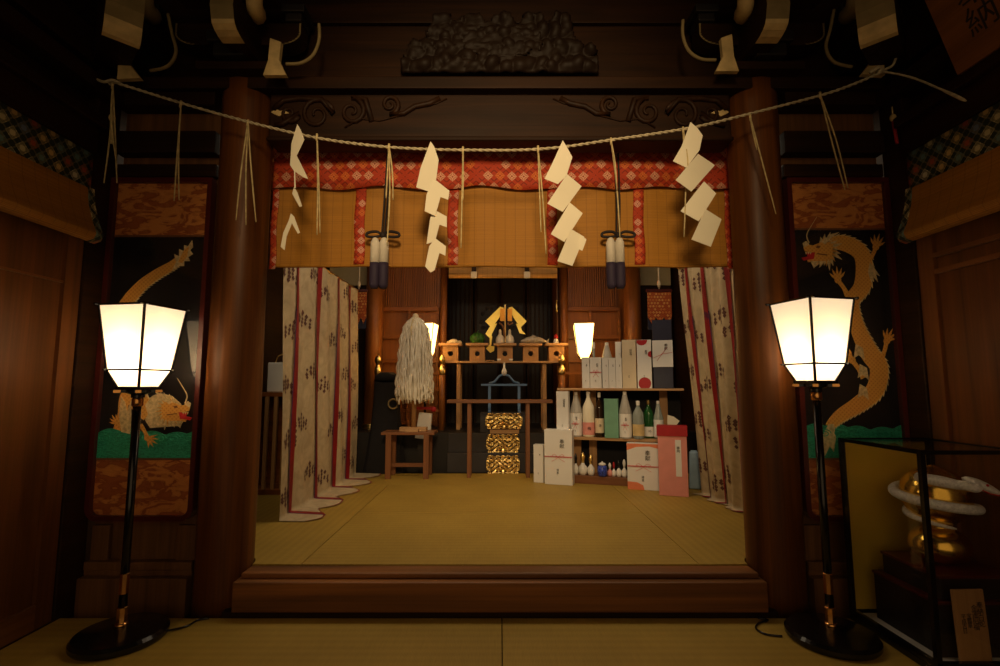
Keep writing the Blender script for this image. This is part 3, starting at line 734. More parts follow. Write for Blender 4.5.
b = MB(); b.tube(curve([kq, at(910,77,YR-.12), at(938,88,YR-.25), at(966,101,YR-.38)]), [.006]*12+[.005,.006,.008,.009,.009,.008,.004], 6); b.build('long_tail', 'rope', rope, smooth=True)
def straw(top, ends, label):
    p0 = at(top[0], top[1]-1, YR); t = None
    b = MB()
    b.tube([p0+V((0,0,.012)), p0-V((0,.004,.03))], .007, 6)
    for j, e in enumerate(ends):
        p1 = at(e[0], e[1], YR-.01*j); mid = (p0+p1)/2+V((e[2] if len(e) > 2 else 0, -.012*j, 0))
        b.tube(curve([p0, mid, p1], 5), [.0045]*8+[.0040,.0036,.003], 5)
    return tag(b.build('straw_pendant', 'straw', origin=p0, smooth=True), label, 'straw pendant', 'straw strands hanging from the rope')
straw((113,85), [(104,183,.01),(117,183,.01),(116,160,.0)], 'straw strands at the rope end above the dragon tail panel frame')
straw((181,104), [(174,201,0),(179,200,.0)], 'pair of straw strands hanging before the brocade of the dragon tail panel')
straw((248,123), [(236,220,-.005),(246,225,0),(256,222,.008)], 'three spreading straw strands before the pillar by the dragon tail panel')
straw((317,137), [(317,235,.004),(320,233,.006)], 'straw strands beside the thin twisted paper streamer')
straw((389,147), [(386,198,0),(393,200,.01),(387,246,.015)], 'straw strands looping by the tassel between two paper streamers')
straw((463,150), [(461,248,0),(463,200,.002)], 'straight straw strands just beside the curly zigzag paper streamer')
straw((538,149), [(541,232,0),(546,254,.004)], 'straw strands just before the middle broad zigzag paper streamer')
straw((611,141), [(620,238,.008),(617,190,.004)], 'straw strands by the black tassel above the stacked bottle boxes')
straw((683,130), [(684,237,.012),(688,192,.008)], 'straw strands crossing the largest zigzag paper streamer')
straw((750,117), [(776,214,0),(757,150,-.01)], 'straw strands before the pillar by the dragon head panel')
straw((820,95), [(845,190,-.003),(848,188,.004)], 'straw strands before the brocade above the dragon head')
def shide(polys, label, org, sc=3.7):
    P0 = at(org[0]+polys[0][0][0]/sc, org[1]+polys[0][0][1]/sc, YR)
    t = MB()
    for i, pg in enumerate(polys):
        pts = [at(org[0]+x/sc, org[1]+y/sc, YR) for x, y in pg]
        cx = sum(p.x for p in pts)/len(pts); tw = (.25 if i % 2 else -.25)
        Q = [at(org[0]+x/sc, org[1]+y/sc, YR-.022-.006*(i % 2)+(p.x-cx)*tw) for (x, y), p in zip(pg, pts)]
        t.prism(Q, (0, .0016, 0))
    return tag(t.build('paper_streamer', 'white_paper', origin=P0), label, 'paper streamer', 'white paper streamers on the rope')
shide([[(232,38),(240,50),(268,100),(246,170),(214,200),(165,180),(195,120)],[(248,163),(302,208),(232,303),(175,272)],[(258,268),(306,308),(238,414),(188,385)],[(262,366),(312,395),(268,503),(212,485)],[(300,388),(320,405),(305,447),(284,438)]],
      'zigzag white paper streamer before the shutter above the lit lantern', (500,130))
shide([[(705,-30),(730,-8),(750,20),(738,75),(690,140),(640,115),(672,60)],[(733,88),(795,130),(708,228),(650,185)],[(755,190),(800,235),(735,338),(668,300)],[(760,292),(820,330),(780,432),(708,405)]],
      'broadest zigzag white paper streamer, nearest the curtain by the dragon head panel', (500,130))
shide([[(705,42),(718,60),(735,110),(725,190),(705,230),(652,212),(668,140)],[(712,185),(728,188),(775,225),(770,258),(742,248),(722,318),(683,300),(690,240)],[(715,293),(765,320),(765,360),(738,350),(722,412),(690,422),(703,330)],[(722,400),(762,430),(760,465),(738,455),(720,518),(705,528),(685,505),(700,430)]],
      'curly zigzag white paper streamer above the altar doors, next to the straight straw', (240,130))
shide([[(212,-22),(225,0),(238,35),(210,95),(245,165),(252,182),(235,175),(200,152),(185,130),(190,50)],[(200,150),(204,150),(206,215),(201,215)],[(200,210),(212,230),(230,282),(220,285),(193,235)],[(188,308),(200,320),(222,380),(214,384),(192,345),(172,395),(165,445),(150,432),(160,380),(180,335)]],
      'thin twisted paper streamer seen edge-on before the blind near the white curtain', (240,130))
# small hanging knots in the corners
for px, py, lb, m_ in ((893,118,'small red and white knotted ornament by the patterned valance over the glass case','red_card'), (112,118,'small yellow knotted ornament beside the straw strands at the rope end','straw')):
    p = at(px, py, 2.84); t = thing('corner_ornament', lb, 'ornament', p)
    b = MB(); b.ball(p, .018, 8, (1,1,1.3)); b.tube([p+V((0,0,.02)), p+V((0,0,.07))], .004, 6); b.build('knot', 'white_paint', t, smooth=True)
    b = MB(); b.tube(curve([p-V((0,0,.02)), p-V((-.005,0,.08)), p-V((-.012,0,.16))]), .010, 6); b.build('tail', m_, t, smooth=True)
# leaning wooden plaque
pl = thing('wooden_plaque', 'large dark wooden plaque leaning out high on the wall above the glass case', 'plaque', (2.28, 2.35, 2.78))
b = MB(); b.prism([(2.28, 2.35, 2.78), (2.28, 1.2, 2.78), (2.14, 1.2, 3.22), (2.14, 2.35, 3.22)], (.022, 0, .006)); b.build('board', 'door_wood_y', pl, bev=.003)
lettering('奉\n納', .15, 'ink', pl, (2.2085-2.28, 2.15-2.35, .22), rot=(R(90+17.65), 0, R(-90)), line=.9)
lettering('御神前', .07, 'ink', pl, (2.2085-2.28, 1.8-2.35, .22), rot=(R(90+17.65), 0, R(-90)), line=.9)
# ================================================================ curtains
def curtain(sgn, label, base, y0, y1, ztop, rib, spill, folds, amp):
    t = thing('kicho_curtain', label, 'curtain', (base(0,.5), (y0+y1)/2, ZU), group='white silk curtains with red ribbons')
    def F(u, w, off=0):
        y = y0+(y1-y0)*u; s = w
        fl_ = amp*math.sin(u*folds*2*PI+.6)*(.35+.65*(1-w))+.012*math.sin(u*37+w*5)
        x = base(w, u)+fl_*1.0
        z = ZU+.008+(ztop-ZU)*max(0, (w-.10)/.90) if w > .10 else ZU+.006+.006*math.sin(u*30)
        if w <= .10: x += -sgn*(.10-w)/.10*spill*(.6+.55*abs(math.sin(u*folds*PI+.4))); z = ZU+.007+.012*abs(math.sin(u*folds*PI))*w*10
        y += .62*(1-.5*u)*(1-w)**1.4 if sgn > 0 else .20*(1-w)
        return V((x-sgn*off, y+(.10-min(w,.10))*(-.3)*(1-u), z))
    b = MB(); b.grid(lambda u, w: F(u, w**1.0), 90, 60)
    rnd = random.Random(3 if sgn < 0 else 5)
    b.mi = 1
    for i in range(len(rib)+1):
        ua = rib[i-1] if i else 0; ub = rib[i] if i < len(rib) else 1
        for r_ in range(5):
            uc = (ua+ub)/2+((ub-ua)*.22 if (r_+i) % 2 else -(ub-ua)*.2); wc = .17+r_*.185+.05*(i % 2)
            if wc > .97: continue
            for lv in range(5):
                for k in range(-min(lv, 2), min(lv, 2)+1, 1 if lv < 2 else 2 if lv > 3 else 1):
                    du = k*.055/(y1-y0)+rnd.uniform(-.004,.004); dw = (.055-lv*.026)/(ztop-ZU)+rnd.uniform(-.004,.004); s = .014+rnd.random()*.008
                    a = rnd.uniform(-.6,.6); e = .0035
                    su, sw = s/(y1-y0), s/(ztop-ZU)
                    c = [F(min(1,max(0,uc+du+su*p)), min(1, wc+dw+sw*q), e) for p, q in ((-1.1,0),(0,-1.0),(1.1,0),(.3*a,1.0))]
                    b._f([b.bm.verts.new(v) for v in c])
            c = [F(min(1,max(0,uc+(p)/(y1-y0))), min(1, wc+q/(ztop-ZU)), .003) for p, q in ((-.004,-.05),(.004,-.05),(.003,.07),(-.003,.07))]
            b._f([b.bm.verts.new(v) for v in c])
    b.build('cloth', ['curtain', 'sprig'], t, smooth=True)
    for u in rib:
        w_ = (.034 if sgn < 0 else .024)/(y1-y0)
        b = MB(); b.grid(lambda a, w: F(min(1,max(0,u-w_+2*w_*a)), w, .009), 4, 60); b.mi = 1
        b.grid(lambda a, w: F(min(1,max(0,u-w_*1.45+.45*w_*a)), w*.8, .011), 1, 60)
        b.build('red_ribbon', ['ribbon', 'ribbon_dark'], t, smooth=True)
    b = MB(); b.tube([F(0, 1)+V((0,0,.01)), F(1, 1)+V((0,0,.01))], .014, 8); b.build('hanging_rod', 'gilt', t, smooth=True)
    b = MB(); b.grid(lambda a, w: F(a, .004*w)+V((0,0,.002)), 60, 1); b.build('red_hem', 'ribbon', t)
    return t
curtain(-1, 'long white silk curtain with four red ribbons, its hem spread on the tatami', lambda w, u: -1.645+.02*w-.03*(1-w)*(1-u), 3.70, 5.68, 2.30, [.116,.37,.626,.833], .26, 4.5, .012)
curtain(1, 'gathered white silk curtain with three red ribbons, beside the pink box', lambda w, u: 1.66+(.36-.09*u)*(1-w)**1.3, 3.50, 4.53, 2.30, [.11,.505,.84], .10, 2.5, .02)
# ================================================================ lattice cabinet by the curtain
t = thing('lattice_cabinet', 'low wooden cabinet with lattice front, between the pillar and the hanging curtain', 'cabinet', (-2.05, 4.95, ZU))
b = MB(); b.bb(-2.37,-1.74,4.80,5.15,1.13,1.17); b.bb(-2.37,-1.74,4.80,5.15,ZU,.27); b.bb(-2.37,-1.74,5.12,5.15,.27,1.13); b.bb(-2.37,-2.34,4.8,5.12,.27,1.13); b.bb(-1.77,-1.74,4.8,5.12,.27,1.13); b.build('body', 'inner_wood_x', t, bev=.003)
for k in range(7): b = MB(); x = -2.30+k*.085; b.bb(x-.016,x+.016,4.79,4.815,.27,1.13); b.build('lattice_bar', 'pale_wood_z', t)
t = thing('white_box', 'white box with a wire handle on top of the lattice cabinet', 'box', (-2.16,4.95,1.17))
b = MB(); b.bb(-2.26,-2.06,4.87,5.04,1.17,1.46); b.build('body', 'box_white', t, bev=.01)
b = MB(); b.tube(curve([(-2.22,4.95,1.46),(-2.20,4.95,1.52),(-2.16,4.95,1.54),(-2.12,4.95,1.52),(-2.10,4.95,1.46)]), .006, 6); b.build('handle', 'gilt', t, smooth=True)
# ================================================================ glass display case, gourd, snake
t = thing('display_case', 'black framed glass display case with gold back panel, on the front tatami', 'display case', (2.14, 2.55, 0))
X0, X1, Y0, Y1, Z0, Z1 = 1.872, 2.355, 2.27, 2.815, .0, .955
b = MB(); b.bb(X0,X1,Y0,Y1,Z0,.035); b.build('base_plate', 'lacquer', t, bev=.004)
b = MB(); b.bb(X0+.03,X1-.03,Y0+.03,Y1-.03,.035,.045); b.build('white_mat', 'box_white', t)
for k, (x, y) in enumerate(((X0,Y0),(X1-.022,Y0),(X0,Y1-.022),(X1-.022,Y1-.022))): b = MB(); b.bb(x,x+.022,y,y+.022,.035,Z1-.018); b.build('corner_post', 'lacquer', t)
f = .022
for z, h in ((.035,.025),(Z1-.018,.018)):
    b = MB(); b.bb(X0,X1,Y0,Y0+f,z,z+h); b.bb(X0,X1,Y1-f,Y1,z,z+h); b.bb(X0,X0+f,Y0+f,Y1-f,z,z+h); b.bb(X1-f,X1,Y0+f,Y1-f,z,z+h)
    b.build('top_rail' if z > .5 else 'bottom_rail', 'lacquer', t)
for nm, q in (('side_pane',(X0+.008,X0+.012,Y0+f,Y1-f,.06,Z1-.018)),('front_pane',(X0+f,X1-f,Y0+.008,Y0+.012,.06,Z1-.018)),('top_pane',(X0+f,X1-f,Y0+f,Y1-f,Z1-.008,Z1-.004))):
    b = MB(); b.bb(*q); b.build(nm, 'pane', t)
b = MB(); b.bb(X0+f,X1-f,Y1-.02,Y1-.010,.06,Z1-.02); b.build('gold_back_panel', 'gold_panel', t)
t = thing('stepped_stand', 'dark red lacquered stepped stand inside the glass case', 'stand', (2.17, 2.5, .045))
for x0, x1, y0, y1, z0, z1 in ((1.955,2.33,2.345,2.73,.0455,.27),(1.985,2.33,2.36,2.70,.284,.375)):
    b = MB(); b.bb(x0,x1,y0,y1,z0,z1); b.build('step_box', 'black_wood', t, bev=.003)
    b = MB(); b.bb(x0-.008,x1,y0-.008,y1+.004,z1,z1+.014); b.build('step_top', 'red_lacquer', t, bev=.003)
GX, GY, GZ = 2.155, 2.545, .390
t = tag(MB().lathe([(r_*.91, z_) for r_, z_ in [(.05,0),(.11,.012),(.136,.055),(.138,.095),(.115,.135),(.07,.158),(.058,.172),(.078,.19),(.128,.225),(.158,.285),(.160,.335),(.138,.395),(.09,.432),(.05,.446),(.022,.452),(.014,.462)]], (GX,GY,GZ), 48).build('golden_gourd', 'gold', origin=(GX,GY,GZ), smooth=True), 'shiny golden gourd in the glass case, wound by a white snake', 'gourd')
su = t.modifiers.new('s','SUBSURF'); su.levels = su.render_levels = 1
# snake: coils around the gourd, head lifted to the front
def gr(z):
    pr = [(0,.05),(.055,.136),(.095,.138),(.158,.07),(.19,.078),(.225,.128),(.285,.158),(.335,.160),(.395,.138),(.432,.09),(.5,.03)]
    for (a, ra), (c, rc) in zip(pr, pr[1:]):
        if a <= z <= c: return ra+(rc-ra)*(z-a)/(c-a)
    return .03
pts = []; rad = []; N = 110
for i in range(N):
    s = i/(N-1); a = R(-50)-s*R(830); z = .165+.245*s
    if s < .08: pass
    r_ = .004+.019*min(1, s*3.2)-.004*max(0, s-.85)*3
    rr_ = (gr(z)+r_*1.12)*.88
    pts.append((GX+rr_*math.cos(a), GY+rr_*math.sin(a), GZ+z)); rad.append(r_)
last = V(pts[-1]); hd = at(972, 482, 2.40)
tail = curve([V(pts[-2]), last, (last*.55+V((GX+.02,GY-.17,GZ+.40))*.45), V((GX+.02,2.35,.775)), hd], 8)[8:]
for i, p in enumerate(tail): pts.append(tuple(p)); rad.append(.019+.004*max(0, i-16)/8)
t = thing('white_snake', 'white ceramic snake coiled around the golden gourd, red tongue out', 'snake figurine', (GX, GY, GZ+.17))
b = MB(); b.tube(pts, rad, 14); b.build('body', 'white_snake', t, smooth=True)
dr = V((.60,-.38,-.32)).normalized(); sd = dr.cross(V((0,0,1))).normalized(); up = sd.cross(dr)
b = MB()
b.grid(lambda u, w: hd+dr*(-.04+.150*w)+(sd*math.cos(2*PI*u)*1.25+up*math.sin(2*PI*u)*.72)*(.0015+.037*math.sin(min(1,w*1.0)*PI)**.55*(1-.35*w)), 18, 12, True)
b.build('head', 'white_snake', t, smooth=True)
for s in (-1, 1): b = MB(); b.ball(hd+dr*.045+sd*s*.031+up*.014, .006, 8); b.build('eye', 'red_ink', t, smooth=True)
b = MB(); b.tube([hd+dr*.095-up*.006, hd+dr*.125-up*.014, hd+dr*.145-up*.010+sd*.008], .0028, 5); b.tube([hd+dr*.125-up*.014, hd+dr*.147-up*.018-sd*.006], .0022, 5)
b.tube([hd+dr*.02-up*.014+sd*.037, hd+dr*.065-up*.017+sd*.034, hd+dr*.10-up*.010+sd*.010], .0026, 5); b.build('tongue', 'red_ink', t)
# sign in the case
t = thing('wooden_sign', 'small pale wooden sign with vertical ink writing in the glass case', 'sign', (2.16, 2.30, .045), R(0))
t.rotation_euler = (R(-2.5), R(0), R(3)); t.location = (2.065, 2.304, .047)
b = MB(); b.bb(-.072,.072,-.006,.006,0,.30); b.build('board', 'pale_wood_z', t, local=True, bev=.002)
for k, (s, x) in enumerate((('奉納白蛇',.045),('金運招福',.018),('宝瓢箪',-.010),('平成吉日',-.036))):
    lettering('\n'.join(s), .030 if k < 2 else .023, 'ink', t, (x, -.0068, .195-.012*k), line=.85)
# ================================================================ inner sanctuary shell
YF = 7.0; ZP = .67
struct('floor', MB().bb(-2.4, 2.4, 6.12, 8.0, .175, ZP), 'black_wood')
b = MB()
for s in (-1, 1):
    a, c = sorted((s*.83, s*2.39)); b.bb(a, c, YF+.06, YF+.10, ZP, 3.29)
b.bb(-.83, .83, YF+.06, YF+.10, 3.02, 3.29)
w = struct('wall_sanctuary', b, 'inner_wood')
for s in (-1, 1):
    a, c = sorted((s*.90, s*1.66))
    b = MB(); n = 24
    for k in range(n): x = a+(c-a)*(k+.5)/n; b.bb(x-.010, x+.010, YF+.01, YF+.06, 2.33, 2.92)
    b.build('slatted_shutter', 'inner_wood', w)
    b = MB()
    for z in (ZP+.02, 1.55, 1.88, 2.28, 2.92): b.bb(a-.03, c+.03, YF-.01, YF+.06, z, z+.055)
    for x in (a-.03, (a+c)/2-.02, c): b.bb(x, x+.04, YF-.005, YF+.06, ZP, 2.30)
    b.build('panel_frame', 'inner_wood_x', w, bev=.004)
for s in (-1, 1):
    b = MB(); b.bb(s*.83-.02, s*.83+.02, YF+.06, 7.7, ZP, 3.02); b.build('side_jamb', 'inner_wood', w)
# dark doors in the recess
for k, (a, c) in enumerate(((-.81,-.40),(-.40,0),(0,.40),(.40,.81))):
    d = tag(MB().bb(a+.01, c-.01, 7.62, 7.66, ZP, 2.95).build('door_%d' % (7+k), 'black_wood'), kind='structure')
    b = MB()
    for x in (a+.015, c-.045): b.bb(x, x+.03, 7.59, 7.62, ZP, 2.95)
    if k in (0, 3):
        for q in range(5): x = a+.06+q*.065; b.bb(x, x+.022, 7.60, 7.62, ZP, 2.9)
    b.build('stile', 'dark_wood_z', d)
    if k in (1, 2):
        b = MB()
        for q in range(8):
            cx, cz = (a+c)/2+.09*math.cos(q*.8), 2.25+.16*math.sin(q*.8+.3)
            b.tube([(cx+.035*(1-i/14)*math.cos(i*.7), 7.605, cz+.035*(1-i/14)*math.sin(i*.7)) for i in range(12)], .005, 5)
        b.build('faded_carving', 'dark_wood_z', d)
for s in (-1, 1):
    x = s*.80; p = V((x, 6.98, 2.33)); t = thing('hinge_ornament', 'small gilt fitting on the recess edge, '+('on the white streamer side' if s < 0 else 'on the lit lantern side'), 'ornament', p)
    b = MB(); b.lathe([(.004,-.08),(.022,-.05),(.012,-.02),(.020,.01),(.010,.05),(.004,.08)], p, 12); b.build('drop', 'gilt', t, smooth=True)
    b = MB(); b.ball(p+V((0,0,.09)), .016, 8); b.build('stud', 'gilt', t, smooth=True)
# pillars of the sanctuary
def ipil(px, Y, r, label):
    x = xt(px, Y, 1.5); t = thing('pillar', label, 'pillar', (x, Y, ZP)); t['kind'] = 'thing'
    b = MB(); b.lathe([(r,0),(r,3.25-ZP)], (x,Y,ZP), 28); b.build('shaft', 'inner_wood', t, smooth=True)
    b = MB(); b.lathe([(r+.008,0),(r+.008,.05),(r+.002,.06)], (x,Y,ZP), 28); b.build('gilt_base_ring', 'gilt', t, smooth=False)
ipil(373, 6.75, .115, 'round lamplit inner pillar behind the black cloth drum')
ipil(634, 6.75, .115, 'round inner pillar behind the stacked bottle boxes')
ipil(443, 6.91, .05, 'slim inner pillar at the recess edge beside the white streamer wand')
ipil(565, 6.91, .05, 'slim inner pillar at the recess edge beside the lit lantern')
b = MB(); b.bb(-2.39, 2.39, 6.70, 6.98, 3.0, 3.12); struct('trim_9', b, 'inner_wood_x', bev=.006)
# wall between front room and sanctuary, high pale plaster
b = MB()
for s in (-1, 1): a, c = sorted((s*1.78, s*2.39)); b.bb(a, c, 6.9, 6.94, ZP, 3.2)
struct('wall_side_bay', b, 'dark_wood_z')
for s in (-1, 1): a, c = sorted((s*1.80, s*2.38)); struct('trim_%d' % (10+(s > 0)), MB().bb(a, c, 6.86, 6.9, 2.62, 2.98), 'plaster')
# inner rolled blind
t = thing('reed_blind', 'small rolled inner blind with two dark ties over the altar recess', 'blind', (0, 6.64, zt(279, 6.64)))
za, zb = zt(276, 6.64), zt(255, 6.64)
b = MB(); b.bb(xt(449,6.64,2.8), xt(557,6.64,2.8), 6.62, 6.66, za, 3.0); b.build('reed_mat', 'reed_pale', t)
b = MB(); b.tube([(xt(449,6.6,2.8), 6.62, za), (xt(557,6.6,2.8), 6.62, za)], .035, 12); b.build('rolled_edge', 'reed_pale', t, smooth=True)
for px in (474, 527):
    x = xt(px, 6.58, 2.8); b = MB(); b.bb(x-.03, x+.03, 6.57, 6.60, za+.04, za+.20); b.tube([(x-.08,6.57,za+.13),(x,6.565,za+.16),(x+.08,6.57,za+.13)], .02, 8); b.build('dark_tie', 'dark_wood_z', t)
    b = MB(); b.box((x, 6.57, za-.0), (.085,.03,.09)); b.build('tie_end', 'tassel_white', t, bev=.01)
# stairs with gilt plaques
st = thing('altar_steps', 'dark stepped altar base behind the offering table, three gilt plaques up its front', 'altar steps', (0, 6.0, ZU))
xa, xb = xt(447,5.95,.4), xt(556,5.95,.4)
b = MB(); b.bb(xa, xb, 5.97, 6.12, ZU, .445); b.build('lower_step', 'step_paint', st, bev=.004)
x1, x2 = xt(480,6.1,.7), xt(528,6.1,.7)
b = MB(); b.bb(xa, xb, 6.06, 6.119, .445, ZP); b.build('middle_step', 'step_paint', st, bev=.004)
b = MB(); b.bb(x1, x2, 6.13, 6.40, ZP, .90); b.build('upper_step', 'step_paint', st, bev=.004)
for (pa, pb, yt, yb, Y) in ((486,520,455,474,5.955),(486,520,434,453,6.045),(485,523,413,429,6.115)):
    x0, x1_ = xt(pa,Y,.6), xt(pb,Y,.6); z0, z1 = zt(yb,Y), zt(yt,Y)
    def sil(u, w):
        e = abs(u-.5)*2; f = abs(w-.5)*2
        p = math.sin(u*24+2.6*math.sin(w*8+1))*math.sin(w*13+2*math.sin(u*12))
        if abs(p) < .20 and f < .80 and e < .93: return False
        return f < (.93+.05*math.cos(e*20) if e < .62 else .80 if e < .68 else 1-.9*max(0,(e-.80)/.20)**2.2) and e < .985
    def hf(u, w):
        e = abs(u-.5)*2; f = abs(w-.5)*2
        rim = .012 if (f > .82 or e > .93) else 0
        mid = .010*max(0, math.sin(u*9*PI)*math.sin(w*3.6*PI+.8))+.010*abs(noise.noise(V((e*9, w*7, Y))))
        dome = .016*max(0, 1-((u-.5)**2*38+(w-.5)**2*7))*(.5+.5*math.cos(math.atan2(w-.5, (u-.5)*2)*6))
        return rim+mid+dome+.006*abs(math.sin(e*13))*(.5 < e)
    relief('gilt_plaque', x0, x1_, z0, z1, Y, sil, hf, 'gilt', st, 96, 44, .006)
b = MB(); b.bb(xt(490,6.05,.7), xt(519,6.05,.7), 6.04, 6.12, zt(433.5,6.05), zt(430,6.05)); b.build('small_ledge', 'pale_wood_x', st)
# tables
def table(name, px0, px1, py, Y, dep, legs, zf, mat_t, mat_l, label, tr=.03, lw=.035):
    x0, x1 = xt(px0,Y,1.2), xt(px1,Y,1.2); z = zt(py, Y)
    t = thing(name, label, 'table', ((x0+x1)/2, Y+dep/2, zf))
    b = MB(); b.bb(x0, x1, Y, Y+dep, z-tr, z); b.build('table_top', mat_t, t, bev=.003)
    for px in legs:
        x = xt(px, Y, .9)
        for y in (Y+.03, Y+dep-.03-lw):
            b = MB(); b.bb(x-lw/2, x+lw/2, y, y+lw, zf, z-tr); b.build('leg', mat_l, t, bev=.002)
    return t, z
tf, zf_ = table('offering_table', 447, 553, 400, 5.62, .26, (469, 528), ZU, 'red_wood_x', 'red_wood_z', 'plain reddish wooden offering table standing on the tatami before the altar steps', .035, .042)
tr_, zr_ = table('offering_table', 441, 564, 361, 6.46, .37, (458, 545), ZP, 'pale_wood_x', 'pale_wood_z', 'taller pale altar table carrying the row of wooden offering stands', .025, .05)
# offering stands
def panel_hole(b, cx, Y, cz, w, h, r, th, ax='x'):
    n = 32; A, B_ = [], []
    for k in range(n):
        a = 2*PI*k/n; c, s = math.cos(a), math.sin(a); m_ = min((w/2)/abs(c) if abs(c) > 1e-6 else 9, (h/2)/abs(s) if abs(s) > 1e-6 else 9)
        for L, rr_ in ((A, r), (B_, m_)):
            p = (cx+c*rr_, Y, cz+s*rr_) if ax == 'x' else (Y, cx+c*rr_, cz+s*rr_)
            L.append(p)
    d = V((0, th, 0)) if ax == 'x' else V((th, 0, 0))
    va = [b.bm.verts.new(V(p)) for p in A]; vb = [b.bm.verts.new(V(p)) for p in B_]; va2 = [b.bm.verts.new(V(p)+d) for p in A]; vb2 = [b.bm.verts.new(V(p)+d) for p in B_]
    for k in range(n):
        j = (k+1) % n; b._f([va[k], va[j], vb[j], vb[k]]); b._f([va2[j], va2[k], vb2[k], vb2[j]]); b._f([va[j], va[k], va2[k], va2[j]]); b._f([vb[k], vb[j], vb2[j], vb2[k]])
sb = thing('offering_stand', 'unpainted wooden offering stand with round hole, at the table end by the white streamer wand', 'offering stand', (0,0,0), 0, 'wooden offering stands on the altar table')
hb = .205
b = MB(); panel_hole(b, 0, -.10, hb/2, .20, hb, .035, .008); panel_hole(b, 0, .092, hb/2, .20, hb, .035, .008)
b.bb(-.10,-.092,-.092,.092,0,hb); b.bb(.092,.10,-.092,.092,0,hb); b.build('pedestal', 'pale_wood_z', sb, local=True)
b = MB(); b.bb(-.145,.145,-.145,.145,hb,hb+.008)
for s in (-1, 1): b.bb(s*.145-.004, s*.145+.004, -.145,.145,hb,hb+.032); b.bb(-.145,.145,s*.145-.004,s*.145+.004,hb,hb+.032)
b.build('tray', 'pale_wood_x', sb, local=True)
SX = [xt(p, 6.5, 1.8) for p in (450, 477, 505, 531, 557)]
LB = ['', 'wooden offering stand holding the round green vegetable', 'middle wooden offering stand under the gold zigzag wand', 'wooden offering stand holding the silvery fish', 'wooden offering stand holding the small red jar, nearest the lit lantern']
for i, x in enumerate(SX):
    if i: again(sb, (x, 6.662, zr_+.001), 0, LB[i])
sb.location = (SX[0], 6.662, zr_+.001)
ZT = zr_+hb+.0102
# offerings
t = thing('melon', 'round green vegetable on an offering stand', 'vegetable', (SX[1], 6.62, ZT))
b = MB(); b.grid(lambda u, w: (SX[1]+(.095+.006*math.cos(u*2*PI*8))*math.sin(PI*w)*math.cos(u*2*PI), 6.62+(.095+.006*math.cos(u*2*PI*8))*math.sin(PI*w)*math.sin(u*2*PI), ZT+.085-.085*math.cos(PI*w)), 48, 14, True); b.build('flesh', 'green_veg', t, smooth=True)
b = MB(); b.tube([(SX[1],6.62,ZT+.165),(SX[1]+.005,6.62,ZT+.19),(SX[1]+.02,6.62,ZT+.20)], .006, 6); b.build('stem', 'green_veg', t)
for k, (dx, dy) in enumerate(((-.10,-.07),(.10,-.08))): pass
for k, (x, lb) in enumerate(((SX[0]+.04,'pale pink root vegetable at the table end by the streamer wand'),)):
    b = MB(); b.ball((x,6.58,ZT+.042), .045, 10, (1.4,1,.9)); b.ball((x+.075,6.60,ZT+.03), .033, 10); b.ball((x-.07,6.6,ZT+.028), .03, 10); tag(b.build('root_vegetable', 'cream_card', origin=(x,6.58,ZT), smooth=True), lb, 'vegetable')
t = thing('fish', 'silvery fish laid across the offering stand next to the gold zigzag wand', 'fish', (SX[3], 6.6, ZT))
fx = SX[3]+.04
b = MB(); b.grid(lambda u, w: (fx-.17+.34*w, 6.6+.035*math.cos(2*PI*u)*math.sin(PI*min(1,w*.93+.04))**.7, ZT+.05+.02*math.sin(w*PI)+.05*math.sin(2*PI*u)*math.sin(PI*min(1,w*.93+.04))**.7), 16, 16, True); b.build('body', 'silver_fish', t, smooth=True)
b = MB(); b.prism([(fx+.15,6.598,ZT+.05),(fx+.21,6.598,ZT+.09),(fx+.195,6.598,ZT+.05),(fx+.21,6.598,ZT+.015)], (0,.004,0)); b.prism([(fx-.04,6.598,ZT+.115),(fx+.05,6.598,ZT+.11),(fx-.01,6.598,ZT+.14)], (0,.004,0)); b.build('fin', 'silver_fish', t)
t = thing('offering_jar', 'small red topped jar on the offering stand nearest the lit lantern', 'jar', (SX[4], 6.62, ZT))
b = MB(); b.lathe([(.02,0),(.035,.02),(.035,.06),(.018,.09)], (SX[4],6.62,ZT), 16); b.build('body', 'porcelain', t, smooth=True)
b = MB(); b.lathe([(.02,.088),(.03,.10),(.022,.135),(.004,.15)], (SX[4],6.62,ZT), 16); b.build('lid', 'red_card', t, smooth=True)
t0 = thing('sake_flask', 'white flask on the middle offering stand, on the green vegetable side', 'flask', (SX[2]-.065, 6.70, ZT), 0, 'white flasks on the middle offering stand')
b = MB(); b.lathe([(.03,0),(.055,.02),(.062,.07),(.05,.12),(.022,.15),(.018,.19),(.024,.20)], (0,0,0), 20); b.build('body', 'porcelain', t0, smooth=True, local=True)
b = MB(); b.lathe([(.017,.20),(.014,.215),(.004,.225)], (0,0,0), 12); b.build('stopper', 'white_paper', t0, smooth=True, local=True)
again(t0, (SX[2]+.065, 6.70, ZT), 0, 'white flask on the middle offering stand, on the fish side')
zc = zr_
c0 = thing('small_cup', 'tiny white cup at the altar table edge, nearer the green vegetable side', 'cup', (xt(499,6.48,1.5), 6.49, zc), 0, 'tiny white cups on the altar table')
b = MB(); b.lathe([(.012,0),(.02,.005),(.028,.03),(.026,.03),(.012,.01)], (0,0,0), 16); b.build('bowl', 'porcelain', c0, smooth=True, local=True)
b = MB(); b.lathe([(.014,-.0),(.015,.006)], (0,0,0), 12); b.build('foot_ring', 'porcelain', c0, local=True)
again(c0, (xt(511,6.48,1.5), 6.49, zc), 0, 'tiny white cup at the altar table edge, nearer the lit lantern side')
b = MB(); p = at(490,357,6.47); tag(b.lathe([(.055,0),(.055,.012)], (p.x,6.475,zc), 4).build('folded_paper', 'pale_wood_x', origin=(p.x,6.475,zc)), 'small diamond shaped wooden piece on the altar table edge', 'wooden piece')
